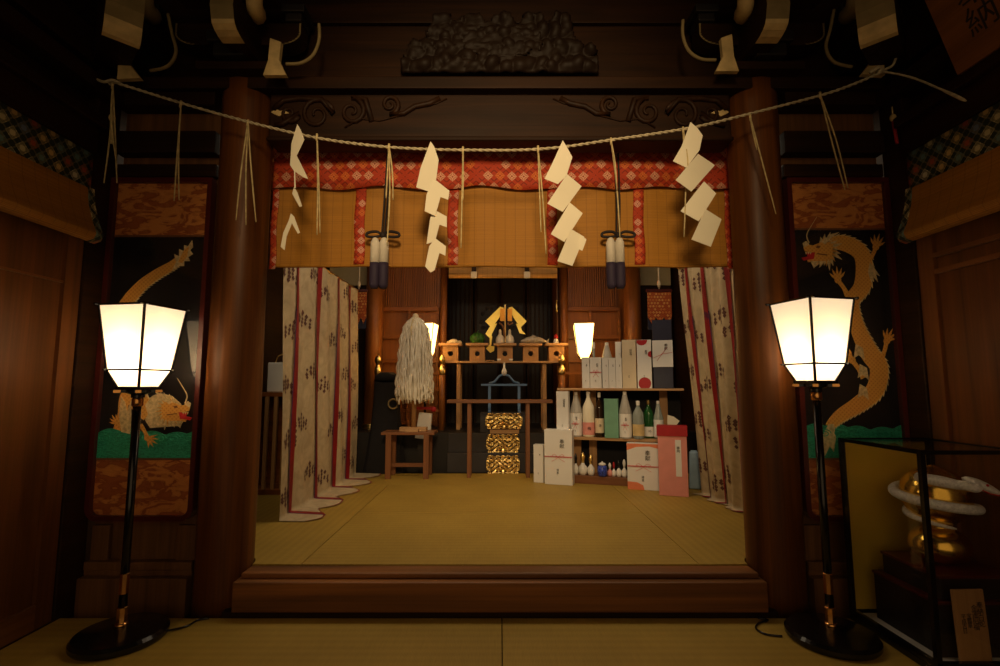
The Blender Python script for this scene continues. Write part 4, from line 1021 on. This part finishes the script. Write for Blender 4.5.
# gold wand
gx, gy = SX[2]+.003, 6.52; t = thing('gold_wand', 'gold zigzag paper wand on the middle offering stand', 'ritual wand', (gx, 6.60, ZT))
f = lambda x, y: at(440+x/6.657, 280+y/6.657, gy)
b = MB(); b.bb(gx-.008,gx+.008,6.585,6.60,ZT,f(440,160).z); b.build('stick', 'gilt', t)
b = MB(); b.bb(gx-.010,gx+.010,6.575,6.61,ZT,ZT+.04); b.build('foot', 'red_wood_x', t)
for Pg in ([(400,178),(425,185),(395,250),(345,320),(300,275)],[(345,290),(380,290),(345,360),(340,395),(302,358)],[(332,340),(348,380),(340,440),(362,440),(360,470),(335,485),(305,455),(330,430)],
           [(480,178),(455,185),(490,250),(535,318),(578,275)],[(535,295),(505,290),(530,355),(572,362),(545,335)]):
    b = MB(); q = [f(*p) for p in Pg]; b.prism([at(440+p[0]/6.657, 280+p[1]/6.657, 6.59-.09*min(1,max(0,(p[1]-180)/220))) for p in Pg], (0,.003,0)); b.build('gold_streamer', 'gold_leafp', t)
for Pg in ([(400,190),(432,190),(432,272),(400,272)],[(450,190),(480,190),(480,272),(450,272)]):
    b = MB(); q = [f(*p) for p in Pg]; b.prism([(p.x, 6.535, p.z) for p in q], (0,.003,0)); b.build('orange_fold', 'orange_leaf', t)
b = MB()
b.tube(curve([f(395,285)+V((0,-.02,0)), f(415,305)+V((0,-.02,0)), f(425,330)+V((0,-.02,0)), f(430,385)+V((0,-.02,0))]), .012, 6); b.tube(curve([f(485,285)+V((0,-.02,0)), f(460,300)+V((0,-.02,0)), f(450,285)+V((0,-.02,0))]), .010, 6)
b.build('dark_cord', 'red_wood_z', t, smooth=True)
# blue stand on top of the upper step
Y = 6.25; t = thing('blue_stand', 'pale blue arched wooden stand on the altar steps, white knob on top', 'stand', (0.03, Y, .90))
x0, x1 = xt(481,Y,1.2), xt(527,Y,1.2); zb = zt(385,Y)
b = MB(); b.bb(x0,x1,Y-.03,Y+.03,zb-.012,zb+.014); b.build('crossbar', 'blue_paint', t, bev=.003)
for px in (489.5, 519):
    x = xt(px,Y,1.1); b = MB(); b.bb(x-.017,x+.017,Y-.02,Y+.02,.90,zb-.012); b.bb(x-.017,x+.017,Y-.09,Y+.09,.90,.925); b.build('leg', 'blue_paint', t, bev=.003)
b = MB(); cx = (x0+x1)/2+.003
b.tube([(cx-.19,Y,zb+.02),(cx-.12,Y,zb+.04),(cx-.055,Y,zb+.115),(cx,Y,zb+.13),(cx+.055,Y,zb+.115),(cx+.12,Y,zb+.04),(cx+.19,Y,zb+.02)], .014, 8); b.build('arch', 'blue_paint', t, smooth=True)
b = MB(); b.lathe([(.014,.115),(.030,.14),(.034,.17),(.022,.195),(.012,.22),(.014,.26),(.004,.28)], (cx,Y,zb), 16); b.build('knob', 'porcelain', t, smooth=True)
# railings with gilt finials
def railing(pa, pb, label):
    Y = 6.42; xa, xb = xt(pa,Y,1.4), xt(pb,Y,1.4); t = thing('railing', label, 'railing', ((xa+xb)/2, Y, ZP), group='altar railings'); t['kind'] = 'thing'
    for z, h in ((1.37,.035),(1.16,.03),(.90,.03)): b = MB(); b.bb(xa,xb,Y-.02,Y+.02,z,z+h); b.build('rail', 'inner_wood_x', t, bev=.003)
    for x in (xa, xb):
        b = MB(); b.lathe([(.04,0),(.04,.74)], (x,Y,ZP), 18); q = b.build('post', 'inner_wood', t, smooth=True)
        b = MB(); b.lathe([(.043,.70),(.046,.72),(.046,.78),(.03,.80),(.022,.83),(.034,.85),(.046,.88),(.038,.92),(.015,.95),(.003,.975)], (x,Y,ZP), 20); b.build('finial', 'gilt', q, smooth=True)
    x = (xa+xb)/2; b = MB(); b.bb(x-.015,x+.015,Y-.015,Y+.015,ZP,1.37); b.build('baluster', 'inner_wood', t)
railing(378, 442, 'wooden altar railing with gilt finials behind the white streamer wand')
railing(562, 626, 'wooden altar railing with gilt finials behind the bottle boxes')
# inner lanterns
def lantern(px, Y, label):
    x = xt(px, Y, 1.8); z0, z1, z2 = zt(358.5,Y), zt(352,Y), zt(324,Y); k = Y*.995/500
    t = thing('altar_lantern', label, 'lantern', (x, Y, ZP), R(38), 'lit lanterns at the altar')
    r0, r1, r2 = 5*k*1.15, 8.5*k*1.15, 12.5*k*1.15
    z0 -= ZP; z1 -= ZP; z2 -= ZP
    b = MB()
    for (ra, za), (rb, zb) in (((r0,z0),(r1,z1)),((r1,z1),(r2,z2))):
        for q in range(4):
            a0, a1 = q*PI/2, (q+1)*PI/2
            b._f([b.bm.verts.new(V(p)) for p in ((ra*math.cos(a0),ra*math.sin(a0),za),(ra*math.cos(a1),ra*math.sin(a1),za),(rb*math.cos(a1),rb*math.sin(a1),zb),(rb*math.cos(a0),rb*math.sin(a0),zb))])
    b.build('paper_shade', 'lamp_paper_inner', t, local=True)
    b = MB()
    for q in range(4):
        a0, a1 = q*PI/2, (q+1)*PI/2
        b.tube([(r0*math.cos(a0),r0*math.sin(a0),z0),(r1*math.cos(a0),r1*math.sin(a0),z1),(r2*math.cos(a0),r2*math.sin(a0),z2)], .006, 6)
        b.tube([(r2*math.cos(a0),r2*math.sin(a0),z2),(r2*math.cos(a1),r2*math.sin(a1),z2)], .006, 6)
    b.build('shade_frame', 'lacquer', t, local=True)
    b = MB(); b.tube([(0,0,.03),(0,0,z0)], .013, 10); b.build('pole', 'lacquer', t, local=True, smooth=True)
    b = MB(); b.lathe([(.14,0),(.14,.025),(.03,.04)], (0,0,0), 24); b.build('base', 'lacquer', t, local=True)
lantern(584, 6.10+.12, 'small lit paper lantern on the altar platform, above the boxed bottles')
lantern(426, 6.22, 'small lit paper lantern mostly hidden behind the white streamer wand')
# white streamer wand on its stool
Y = 5.72; xs0, xs1 = xt(384,Y,.7), xt(436,Y,.7); zs = zt(431,Y)
t = thing('wooden_stool', 'low dark wooden stool carrying the white streamer wand', 'stool', ((xs0+xs1)/2, Y, ZU))
b = MB(); b.bb(xs0,xs1,Y-.15,Y+.15,zs-.03,zs); b.build('seat', 'red_wood_x', t, bev=.004)
for px in (391, 428):
    for y in (Y-.13, Y+.13): x = xt(px,Y,.5); b = MB(); b.bb(x-.03,x+.03,y-.02,y+.02,ZU,zs-.03); b.build('leg', 'red_wood_z', t, bev=.003)
b = MB(); b.bb(xt(391,Y,.5),xt(428,Y,.5),Y-.015,Y+.015,.33,.37); b.build('stretcher', 'red_wood_x', t)
wx = xt(414.5,Y,1.3); t = thing('streamer_wand', 'thick bundle of long white hemp streamers on a wooden post', 'purification wand', (wx, Y, zs))
b = MB(); b.bb(wx-.15,wx+.15,Y-.06,Y+.06,zs,zs+.045); b.bb(wx-.07,wx+.07,Y-.14,Y+.14,zs,zs+.03); b.build('foot', 'pale_wood_x', t, bev=.003)
b = MB(); b.tube([(wx,Y,zs+.03),(wx,Y,zt(315,Y))], .028, 14); b.build('post', 'pale_wood_z', t, smooth=True)
zt_w, zb_w = zt(318,Y), zt(402,Y); hh = zt_w-zb_w
prf = [(0,.035),(.05,.085),(.12,.125),(.25,.158),(.5,.18),(.85,.20),(1,.195)]
def wr(s):
    for (a, ra), (c, rc) in zip(prf, prf[1:]):
        if s <= c: return ra+(rc-ra)*(s-a)/(c-a)
    return .2
b = MB(); rnd = random.Random(11)
b.grid(lambda u, w: (wx+wr(w)*.9*math.cos(2*PI*u), Y+wr(w)*.75*math.sin(2*PI*u), zt_w-hh*w*.97), 28, 14, True)
for k in range(96):
    a = 2*PI*k/96+rnd.uniform(-.04,.04); L = rnd.uniform(.88,1.0) if k % 3 else rnd.uniform(.95,1.03); rr_ = rnd.uniform(.90,1.06); q = []; ph = rnd.random()*6
    for i in range(24):
        s = L*i/23; w_ = wr(min(1,s))*rr_; aa = a+.05*math.sin(s*7+ph); w_ += .010*math.sin(s*38+ph); q.append((wx+w_*math.cos(aa), Y+w_*.82*math.sin(aa), zt_w-hh*s))
    b.tube(q, [.006]+[.012]*22+[.009], 5)
b.build('hemp_streamers', 'hemp', t, smooth=True)
b = MB(); b.ball((wx,Y,zt_w+.02), .035, 10); b.lathe([(.04,-.02),(.046,0),(.04,.02)], (wx,Y,zt_w-.01), 14); b.build('bound_top', 'cream_card', t, smooth=True)
b = MB(); b.tube(curve([(wx-.01,Y-.09,zt_w-.02),(wx-.02,Y-.16,zt_w-.12),(wx-.015,Y-.17,zt_w-.22)]), .007, 6); b.build('binding_cord', 'straw', t, smooth=True)
# black covered drum
Yd = 5.985; dx = xt(386,Yd,.9); t = thing('covered_drum', 'black cloth-covered drum with a ring, behind the stool', 'drum', (dx, Yd, ZU))
b = MB(); b.grid(lambda u, w: (dx+(.15+.10*w**2+.02*math.sin(u*14*PI)*w)*math.cos(2*PI*u), Yd-.0+(.075+.02*w)*math.sin(2*PI*u), 1.30-1.08*w+.03*math.sin(u*2*PI)*(1-w)), 56, 16, True)
b.lathe([(.15,0),(.14,.06),(.08,.10)], (dx,Yd,1.29), 28, 0, 1, .5); b.build('cloth_cover', 'dark_cloth', t, smooth=True)
p = at(393,404,Yd-.11); b = MB(); b.tube([(p.x+.055*math.cos(a), Yd-.105, p.z+.055*math.sin(a)) for a in (2*PI*k/24 for k in range(25))], .010, 6); b.build('ring', 'grey_paint', t, smooth=True)
# red tied white paper bag near the stool
Yq = 6.0; p0 = at(423,440,Yq); t = thing('paper_bag', 'white paper bag with red ties behind the stool', 'bag', (p0.x, Yq, .22))
x0, x1 = xt(417,Yq,.9), xt(432,Yq,.9)
b = MB(); b.bb(x0+.02,x1-.02,Yq-.03,Yq+.06,.22,.66); b.build('stand_box', 'black_wood', t)
b = MB(); b.box(((x0+x1)/2,Yq,zt(430,Yq)+.05), (x1-x0,.08,.30), Matrix.Rotation(R(6),3,'Y'), .85); b.build('bag_body', 'box_white', t, bev=.004)
b = MB()
for s in (-1, 1): b.ball(((x0+x1)/2+s*.11,Yq-.05,zt(409,Yq)), .035, 10, (1,.6,.9))
b.box(((x0+x1)/2,Yq-.05,zt(408,Yq)), (.2,.03,.03)); b.build('red_tie', 'red_card', t, smooth=False)
# brocade banners
def banner(px0, px1, Y, label):
    x0, x1 = xt(px0,Y,2), xt(px1,Y,2); za, zb = zt(291,Y), zt(317,Y); t = thing('brocade_banner', label, 'banner', ((x0+x1)/2, Y, zb), group='orange brocade banners')
    w_ = x1-x0
    for k in range(3):
        a = x0+w_*k/3; c = a+w_/3; b = MB(); yy = Y+.004*(k % 2)
        b.prism([(a,yy,za),(c,yy,za),(c,yy,zb),((a+c)/2,yy,zb-.08),(a,yy,zb)], (0,.006,0)); b.build('brocade_tongue', 'banner_brocade', t)
        b = MB(); b.prism([(a+.003,yy+.02,zb+.05),(c-.003,yy+.02,zb+.05),(c-.003,yy+.02,zb-.14),(a+.003,yy+.02,zb-.14)], (0,.006,0)); b.build('dark_lining', 'navy', t)
    b = MB(); b.bb(x0-.01,x1+.01,Y-.01,Y+.02,za-.01,za+.02); b.build('top_rod', 'red_lacquer', t)
    m_ = (x0+x1)/2; b = MB(); b.tube([(m_,Y,za+.02),(m_,Y,zt(262,Y))], .008, 6); b.lathe([(.012,0),(.022,.04),(.012,.08)], (m_,Y,za+.04), 10); b.build('cord', 'cream_card', t, smooth=True)
banner(648, 672, 5.55, 'orange brocade banner hanging above the navy box on the shelf')
banner(350, 366, 5.98, 'orange brocade banner half hidden behind the long white curtain')
# ================================================================ bottle shelf and gifts
SL = -.33; AZ = math.atan(SL)
def pl_(px, z, off=0):
    u = (px-500)/500; c0 = 5.42+.198-off*1.053
    x = u*(c0*CP+(z-H)*SP)/(1-u*SL*CP); return V((x, c0+SL*x, z+.0012))
ZB, ZM, ZTt = .30, .695, 1.205
A = pl_(557, 1.2); B2 = pl_(684, 1.2); LEN = (B2-A).xy.length
sh = thing('display_shelf', 'pale wooden three-tier shelf crowded with sake bottles and boxes', 'shelf', (A.x, A.y, ZU), AZ)
b = MB(); b.bb(.08,LEN-.05,.0,.34,0,.08); b.build('bottom_plinth', 'red_wood_x', sh, local=True, bev=.003)
b = MB(); b.bb(.03,LEN-.02,0,.32,ZM-ZU-.028,ZM-ZU); b.build('shelf_board', 'pale_wood_x', sh, local=True, bev=.003)
b = MB(); b.bb(0,LEN,0,.32,ZTt-ZU-.022,ZTt-ZU); b.build('shelf_board', 'pale_wood_x', sh, local=True, bev=.003)
for x in (.17, .34, LEN-.2):
    for z0, z1 in ((.08,ZM-ZU-.028),(ZM-ZU,ZTt-ZU-.022)): b = MB(); b.bb(x-.04,x+.04,.24,.27,z0,z1); b.build('upright', 'pale_wood_z', sh, local=True)
b = MB(); b.bb(.06,LEN-.03,.325,.335,.08,ZTt-ZU-.03); b.build('back_cloth', 'dark_cloth', sh, local=True)
def noshi(t, w, h, y, txt, sc=1, red=True, dx=0):
    lettering('\n'.join(txt), w*.175*sc, 'ink', t, (w*.14+dx, y-.001, h*.74), line=.9)
    if red:
        b = MB(); z = h*.50
        for k in range(3):
            b.tube([(-w*.5,y-.002,z+k*.004),(0,y-.003,z+k*.004),(w*.5,y-.002,z+k*.004)], .0012, 4)
        for s in (-1, 1): b.tube(curve([(0,y-.003,z),(s*w*.13,y-.006,z+.03),(s*w*.22,y-.004,z+.012),(0,y-.003,z),(s*w*.24,y-.003,z-.045)], 4), .0013, 4)
        b.build('mizuhiki_cord', 'red_ink', t, local=True)
    lettering('拝\n呈', w*.09*sc, 'ink', t, (-w*.02+dx, y-.001, h*.24), line=1.0, name='small_lettering')
def giftbox(name, px0, px1, pyt, z, off, dep, mat_b, label, extra=None, txt=None, group=None, rz=0, red=True):
    c = pl_((px0+px1)/2, z, off); k = c.y*CP/500
    w = (px1-px0)*k/math.cos(AZ)*.97; w = (pl_(px1, z, off)-pl_(px0, z, off)).xy.length*.96
    h = zt(pyt, c.y)-z
    t = thing(name, label, 'box', c, AZ+rz, group)
    b = MB(); b.bb(-w/2,w/2,0,dep,0,h); b.build('carton', mat_b, t, local=True, bev=.002)
    b = MB(); b.bb(-w/2-.0008,w/2+.0008,-.0008,dep+.0008,h-.022,h+.0008); b.build('lid', mat_b, t, local=True)
    if txt: noshi(t, w, h, -.002, txt, red=red)
    if extra: extra(t, w, h)
    return t
def bottle(px, pyt, z, off, rpx, prof, glass, label, cap='porcelain', lab=None, wrap=None, cat='bottle', lcol='box_white', txt=None):
    """prof 'sake' | 'cone'; lab = (lo, hi) as fractions of height"""
    c = pl_(px, z, off); k = c.y*CP/500; r = rpx*k; h = zt(pyt, c.y)-z
    c = c+V((-math.sin(AZ)*r, math.cos(AZ)*r, 0))
    t = thing('sake_bottle', label, cat, c, AZ, 'sake bottles on the shelf')
    if prof == 'cone': pr = [(r*.9,0),(r,.01),(r,h*.56),(r*.86,h*.62),(r*.5,h*.82),(r*.27,h*.95)]
    elif prof == 'slim': pr = [(r*.9,0),(r,.01),(r,h*.50),(r*.8,h*.58),(r*.42,h*.66),(r*.34,h*.90)]
    else: pr = [(r*.9,0),(r,.01),(r,h*.60),(r*.9,h*.68),(r*.45,h*.80),(r*.30,h*.86),(r*.29,h*.93)]
    b = MB(); b.lathe(pr, (0,0,0), 24); b.build('glass_body', glass, t, local=True, smooth=True)
    b = MB(); rc, zc = pr[-1]; b.lathe([(rc+.002,zc-.02),(rc+.003,zc),(rc+.003,h-.004),(rc*.6,h)], (0,0,0), 16); b.build('cap', cap, t, local=True)
    if lab:
        b = MB(); b.lathe([(r+.0012,h*lab[0]),(r+.0012,h*lab[1])], (0,0,0), 24); b.build('label', lcol, t, local=True, smooth=False)
        if txt: lettering('\n'.join(txt), r*.62, 'ink', t, (r*.25, -r-.0022, h*(lab[0]+lab[1])/2), line=.9)
    if wrap:
        b = MB(); b.lathe([(r*1.03,.001),(r*1.05,h*.55),(r*.95,h*.62),(r*.5,h*.84),(r*.36,h*.93)], (0,0,0), 12); b.build('film_wrap', 'film', t, local=True)
        b = MB(); b.lathe([(r*1.06,h*.03),(r*1.075,h*.52)], (0,0,0), 20); b.build('label', 'box_white', t, local=True); noshi(t, r*1.3, h*.55, -r*1.09, txt or '奉献', 1.3)
    return t
S = 'small white boxed gift, '
giftbox('gift_box', 582, 590, 357.5, ZTt, -.03, .09, 'box_white', 'white carton at the lantern end of the top shelf, first of the low row', txt='奉献', group='low white cartons on the top shelf', red=False)
giftbox('gift_box', 590, 602, 357.5, ZTt, -.03, .10, 'box_white', 'wider white carton, second of the low row under the lit lantern', txt='御酒', group='low white cartons on the top shelf')
giftbox('gift_box', 602.5, 609, 358, ZTt, -.03, .09, 'box_white', 'narrow white carton, third in the low row on the top shelf', txt='清酒', group='low white cartons on the top shelf', red=False)
giftbox('gift_box', 609, 616, 358, ZTt, -.03, .09, 'box_white', 'narrow white carton, fourth in the low row on the top shelf', txt='献酒', group='low white cartons on the top shelf', red=False)
giftbox('gift_box', 616, 622.5, 358, ZTt, -.03, .09, 'box_white', 'narrow white carton touching the tall cream box on the top shelf', txt='奉納', group='low white cartons on the top shelf', red=False)
bottle(594, 342, ZTt, -.16, 3.2, 'slim', 'clear_glass', 'slim clear bottle neck showing behind the wider white carton', lab=(.1,.5))
bottle(607, 342, ZTt, -.16, 6, 'cone', 'clear_glass', 'pointed bottle neck behind the narrow white cartons on top', wrap=True)
giftbox('gift_box', 616, 622, 342, ZTt, -.15, .08, 'box_white', 'tall narrow white carton standing behind the low row beside the cream box', txt='酒', red=False)
giftbox('gift_box', 622.5, 637, 340, ZTt, -.01, .11, 'cream_card', 'tall cream box on the top shelf beside the red dotted box', txt='純米酒', red=False)
def dots(t, w, h):
    def disc(cx, cz, r, x0=-w/2, x1=w/2):
        P = []; b = MB()
        for k in range(40): a = 2*PI*k/40; P.append((max(x0, min(x1, cx+r*math.cos(a))), -.0015, max(.002, min(h-.001, cz+r*math.sin(a)))))
        b.prism(P, (0,.001,0)); b.build('red_disc_print', 'red_card', t, local=True)
    disc(0, h*.10, w*.44); disc(-w*.15, h*1.0, w*.40); disc(w*.48, h*.70, w*.22)
giftbox('gift_box', 637.5, 652.5, 340, ZTt, -.01, .11, 'box_white', 'white box printed with large red discs on the top shelf', dots, txt='寿酒', red=False)
def navyx(t, w, h):
    b = MB(); b.bb(-w/2-.004,w/2+.004,-.004,.125,h*.31,h*.70); o = b.build('white_wrapper', 'box_white', t, local=True)
    lettering('奉\n献', .035, 'ink', t, (w*.18,-.0055,h*.60), line=.9)
    b = MB(); b.tube([(-w*.5,-.006,h*.44),(0,-.007,h*.50),(w*.5,-.006,h*.52)], .0015, 4); b.tube([(-w*.3,-.006,h*.40),(w*.25,-.006,h*.60)], .0015, 4); b.build('mizuhiki_cord', 'red_ink', t, local=True)
giftbox('gift_box', 653.5, 674, 320, ZTt, .0, .12, 'navy', 'tall navy box with a white paper wrapper under the orange banner', navyx)
# middle tier
giftbox('gift_box', 556.5, 569, 391.5, ZM, .03, .09, 'box_white', 'narrow white box with black writing at the lantern end of the middle shelf', txt='清酒奉献', red=False)
bottle(575.5, 392, ZM, -.02, 5.8, 'cone', 'clear_glass', 'film-wrapped sake bottle beside the narrow white box, middle shelf', wrap=True, txt='御酒')
bottle(588, 391.5, ZM, .0, 5.9, 'sake', 'white_paper', 'white bottle with pinkish lower label, third on the middle shelf', lab=(.05,.32), lcol='pink_card', txt='梅')
bottle(599.3, 392.5, ZM, -.01, 4.4, 'sake', 'brown_glass', 'dark brown bottle with a yellow label beside the green carton', lab=(.10,.42), lcol='cream_card', txt='酒')
giftbox('gift_box', 604.5, 619, 399, ZM, .01, .10, 'green_card', 'tall plain green carton in the middle of the shelf')
bottle(625.3, 391.5, ZM, .02, 5.9, 'cone', 'clear_glass', 'large bottle with a tall pointed neck and white label beside the green carton', wrap=True, txt='奉献')
bottle(638.5, 401, ZM, .02, 5.6, 'sake', 'clear_glass', 'clear glass bottle with white stopper, beside the green glass bottle', lab=(.08,.38), lcol='white_paint')
bottle(649, 400, ZM, -.08, 5.0, 'sake', 'green_glass', 'green glass bottle with a gold cap behind the red lid', cap='gilt', lab=(.05,.30), lcol='box_white', txt='吟')
bottle(659, 401, ZM, -.04, 4.6, 'cone', 'clear_glass', 'greyish pointed bottle half hidden behind the pink box', wrap=None, lab=(.05,.5))
c = pl_(673, ZM, -.01)
b = MB(); F2 = lambda x, y: at(520+x/5, 380+y/5, c.y)
for i, Pg in enumerate(([(735,100),(765,108),(795,130),(770,165),(735,150)],[(760,140),(775,170),(803,190),(790,225),(740,215),(732,180)])):
    q = [F2(*p) for p in Pg]; b.prism([(p.x, c.y+.02*i, p.z) for p in q], (0,.003,0))
o = b.build('folded_paper', 'white_paper', origin=(c.x, c.y, ZM)); tag(o, 'white zigzag folded paper at the pink box end of the middle shelf', 'folded paper')
mz = min(v.co.z for v in o.data.vertices); o.location.z -= mz-.0
# bottom tier miniatures
def mini(px, hpx, rpx, mat_b, mat_c, label, off=-.06):
    c = pl_(px, ZB, off); k = c.y*CP/500; r = rpx*k; h = hpx*k
    t = thing('miniature_flask', label, 'flask', c, 0, 'small flasks and figures on the bottom shelf')
    b = MB(); b.lathe([(r*.8,0),(r,h*.12),(r,h*.34),(r*.45,h*.46),(r*.35,h*.52)], (0,0,0), 14); b.build('body', mat_b, t, local=True, smooth=True)
    b = MB(); b.lathe([(r*.35,h*.52),(r*.45,h*.66),(r*.6,h*.78),(r*.4,h*.92),(r*.1,h)], (0,0,0), 12); b.build('top', mat_c, t, local=True, smooth=True)
mini(576, 20, 2.6, 'porcelain', 'lacquer', 'white flask with black top, in the shelf corner behind the big white box')
mini(583, 22, 4.2, 'porcelain', 'gilt', 'larger white flask with gilt top on the bottom shelf')
mini(591, 20, 3.6, 'porcelain', 'gilt', 'smaller white flask with gilt top beside the blue jar')
mini(610, 13, 2.6, 'pink_card', 'porcelain', 'tiny pink and white figure next to the blue jar')
mini(614, 14, 2.0, 'porcelain', 'red_card', 'tiny white figure with a red top on the bottom shelf')
mini(619, 16, 2.6, 'porcelain', 'lacquer', 'tiny white figure with a black top on the bottom shelf')
mini(624.5, 17, 2.8, 'porcelain', 'porcelain', 'tiny all-white figure next to the box with orange corners')
c = pl_(602.5, ZB, -.02); t = thing('porcelain_jar', 'squat blue and white porcelain jar on the bottom shelf', 'jar', c)
b = MB(); b.lathe([(.03,0),(.046,.015),(.05,.06),(.046,.10),(.03,.115)], (0,0,0), 22); b.build('body', 'blue_ware', t, local=True, smooth=True)
b = MB(); b.lathe([(.034,.114),(.04,.122),(.03,.135),(.008,.142),(.008,.152)], (0,0,0), 20); b.build('lid', 'porcelain', t, local=True, smooth=True)
# boxes on the tatami
giftbox('gift_box', 533.5, 543.5, 445, ZU, .10, .09, 'box_white', 'small pale box on the tatami next to the big white gift box', txt='酒', red=False)
giftbox('gift_box', 544, 573, 430, ZU, .15, .12, 'box_white', 'big white gift box with red cord standing on the tatami', txt='奉献')
def orangex(t, w, h):
    b = MB(); b.prism([(-w/2,-.0012,.0),(w*.02,-.0012,.0),(-w*.02,-.0012,h*.10),(-w*.2,-.0012,h*.16),(-w/2,-.0012,h*.17)], (0,.001,0)); b.prism([(-w/2,-.0012,h),(w/2,-.0012,h),(w/2,-.0012,h*.90),(w*.2,-.0012,h*.95),(-w*.2,-.0012,h*.93),(-w/2,-.0012,h*.85)], (0,.001,0)); b.build('orange_corner_print', 'orange_card', t, local=True)
giftbox('gift_box', 627, 661, 444, ZU, .14, .12, 'box_white', 'wide white box with orange printed corners beside the pink box', orangex, txt='奉献')
c = pl_(674, ZU, .33); w = (pl_(690.5, ZU, .33)-pl_(661, ZU, .33)).xy.length; h = zt(426, c.y)-ZU
t = thing('pink_gift_box', 'tall pink box with deep red lid standing on the tatami', 'box', c, AZ)
b = MB(); b.bb(-w/2,w/2,0,.14,0,h-.09); b.build('carton', 'pink_card', t, local=True, bev=.002)
b = MB(); b.bb(-w/2-.008,w/2+.008,-.008,.148,h-.095,h); b.build('lid', 'red_card', t, local=True, bev=.002)
b = MB(); b.bb(w*.10,w*.30,-.003,0,h*.28,h*.80); b.build('paper_slip', 'box_white', t, local=True); lettering('奉\n納', .03, 'ink', t, (w*.2,-.0042,h*.66), line=.9)
c = pl_(695.5, ZU+.002, -.02); t = thing('pale_blue_bag', 'pale blue bag tucked between the pink box and the curtain', 'bag', c, AZ)
b = MB(); b.box((0,.06,.18), (.115,.08,.36), None, .75); b.build('sack', 'blue_bag', t, local=True, bev=.015)
b = MB(); b.box((0,.06,.355), (.07,.03,.03), None, .8); b.build('folded_top', 'blue_bag', t, local=True)
# ================================================================ lights
def light(kind, name, loc, e, col, size=.1, rot=None, sy=None):
    l = bpy.data.lights.new(name, kind); l.energy = e; l.color = col
    if kind == 'AREA':
        l.size = size
        if sy: l.shape = 'RECTANGLE'; l.size_y = sy
    else: l.shadow_soft_size = size
    o = bpy.data.objects.new(name, l); C.objects.link(o); o.location = loc
    if rot: o.rotation_euler = rot
    return o
WARM = (1, .56, .22)
for q in ((-LX, LY, 1.39), (1.632, 2.60, 1.39)): light('POINT', 'lamp_bulb_light', q, 8.5, (1, .72, .44), .035)
sp = light('SPOT', 'hall_spot_light', (0, -.6, 3.2), 430, (1, .70, .36), .30, (R(76), 0, 0))
sp.data.spot_size = R(57); sp.data.spot_blend = 1.0
light('AREA', 'ceiling_lamp_light', (0, 3.9, 3.2), 34, (1, .80, .54), 4.2, (R(12), 0, 0), .5)
for px, Yq in ((584, 6.22), (426, 6.22)): light('POINT', 'lantern_bulb_light', (xt(px, Yq, 1.8), Yq, 1.87), 9, (1, .50, .14), .03)
light('AREA', 'ceiling_lamp_light', (0, 5.6, 3.2), 5, (1, .66, .32), 1.2, (0, 0, 0), .5)
w = bpy.data.worlds.new('world'); bpy.context.scene.world = w; w.use_nodes = True
w.node_tree.nodes['Background'].inputs[0].default_value = (1, .66, .33, 1); w.node_tree.nodes['Background'].inputs[1].default_value = .40
vs = bpy.context.scene.view_settings; vs.view_transform = 'Standard'; vs.look = 'None'; vs.gamma = 1; vs.exposure = 0
for o in bpy.data.objects:
    if '_w' in o: del o['_w']
bpy.context.scene.cycles.max_bounces = 8
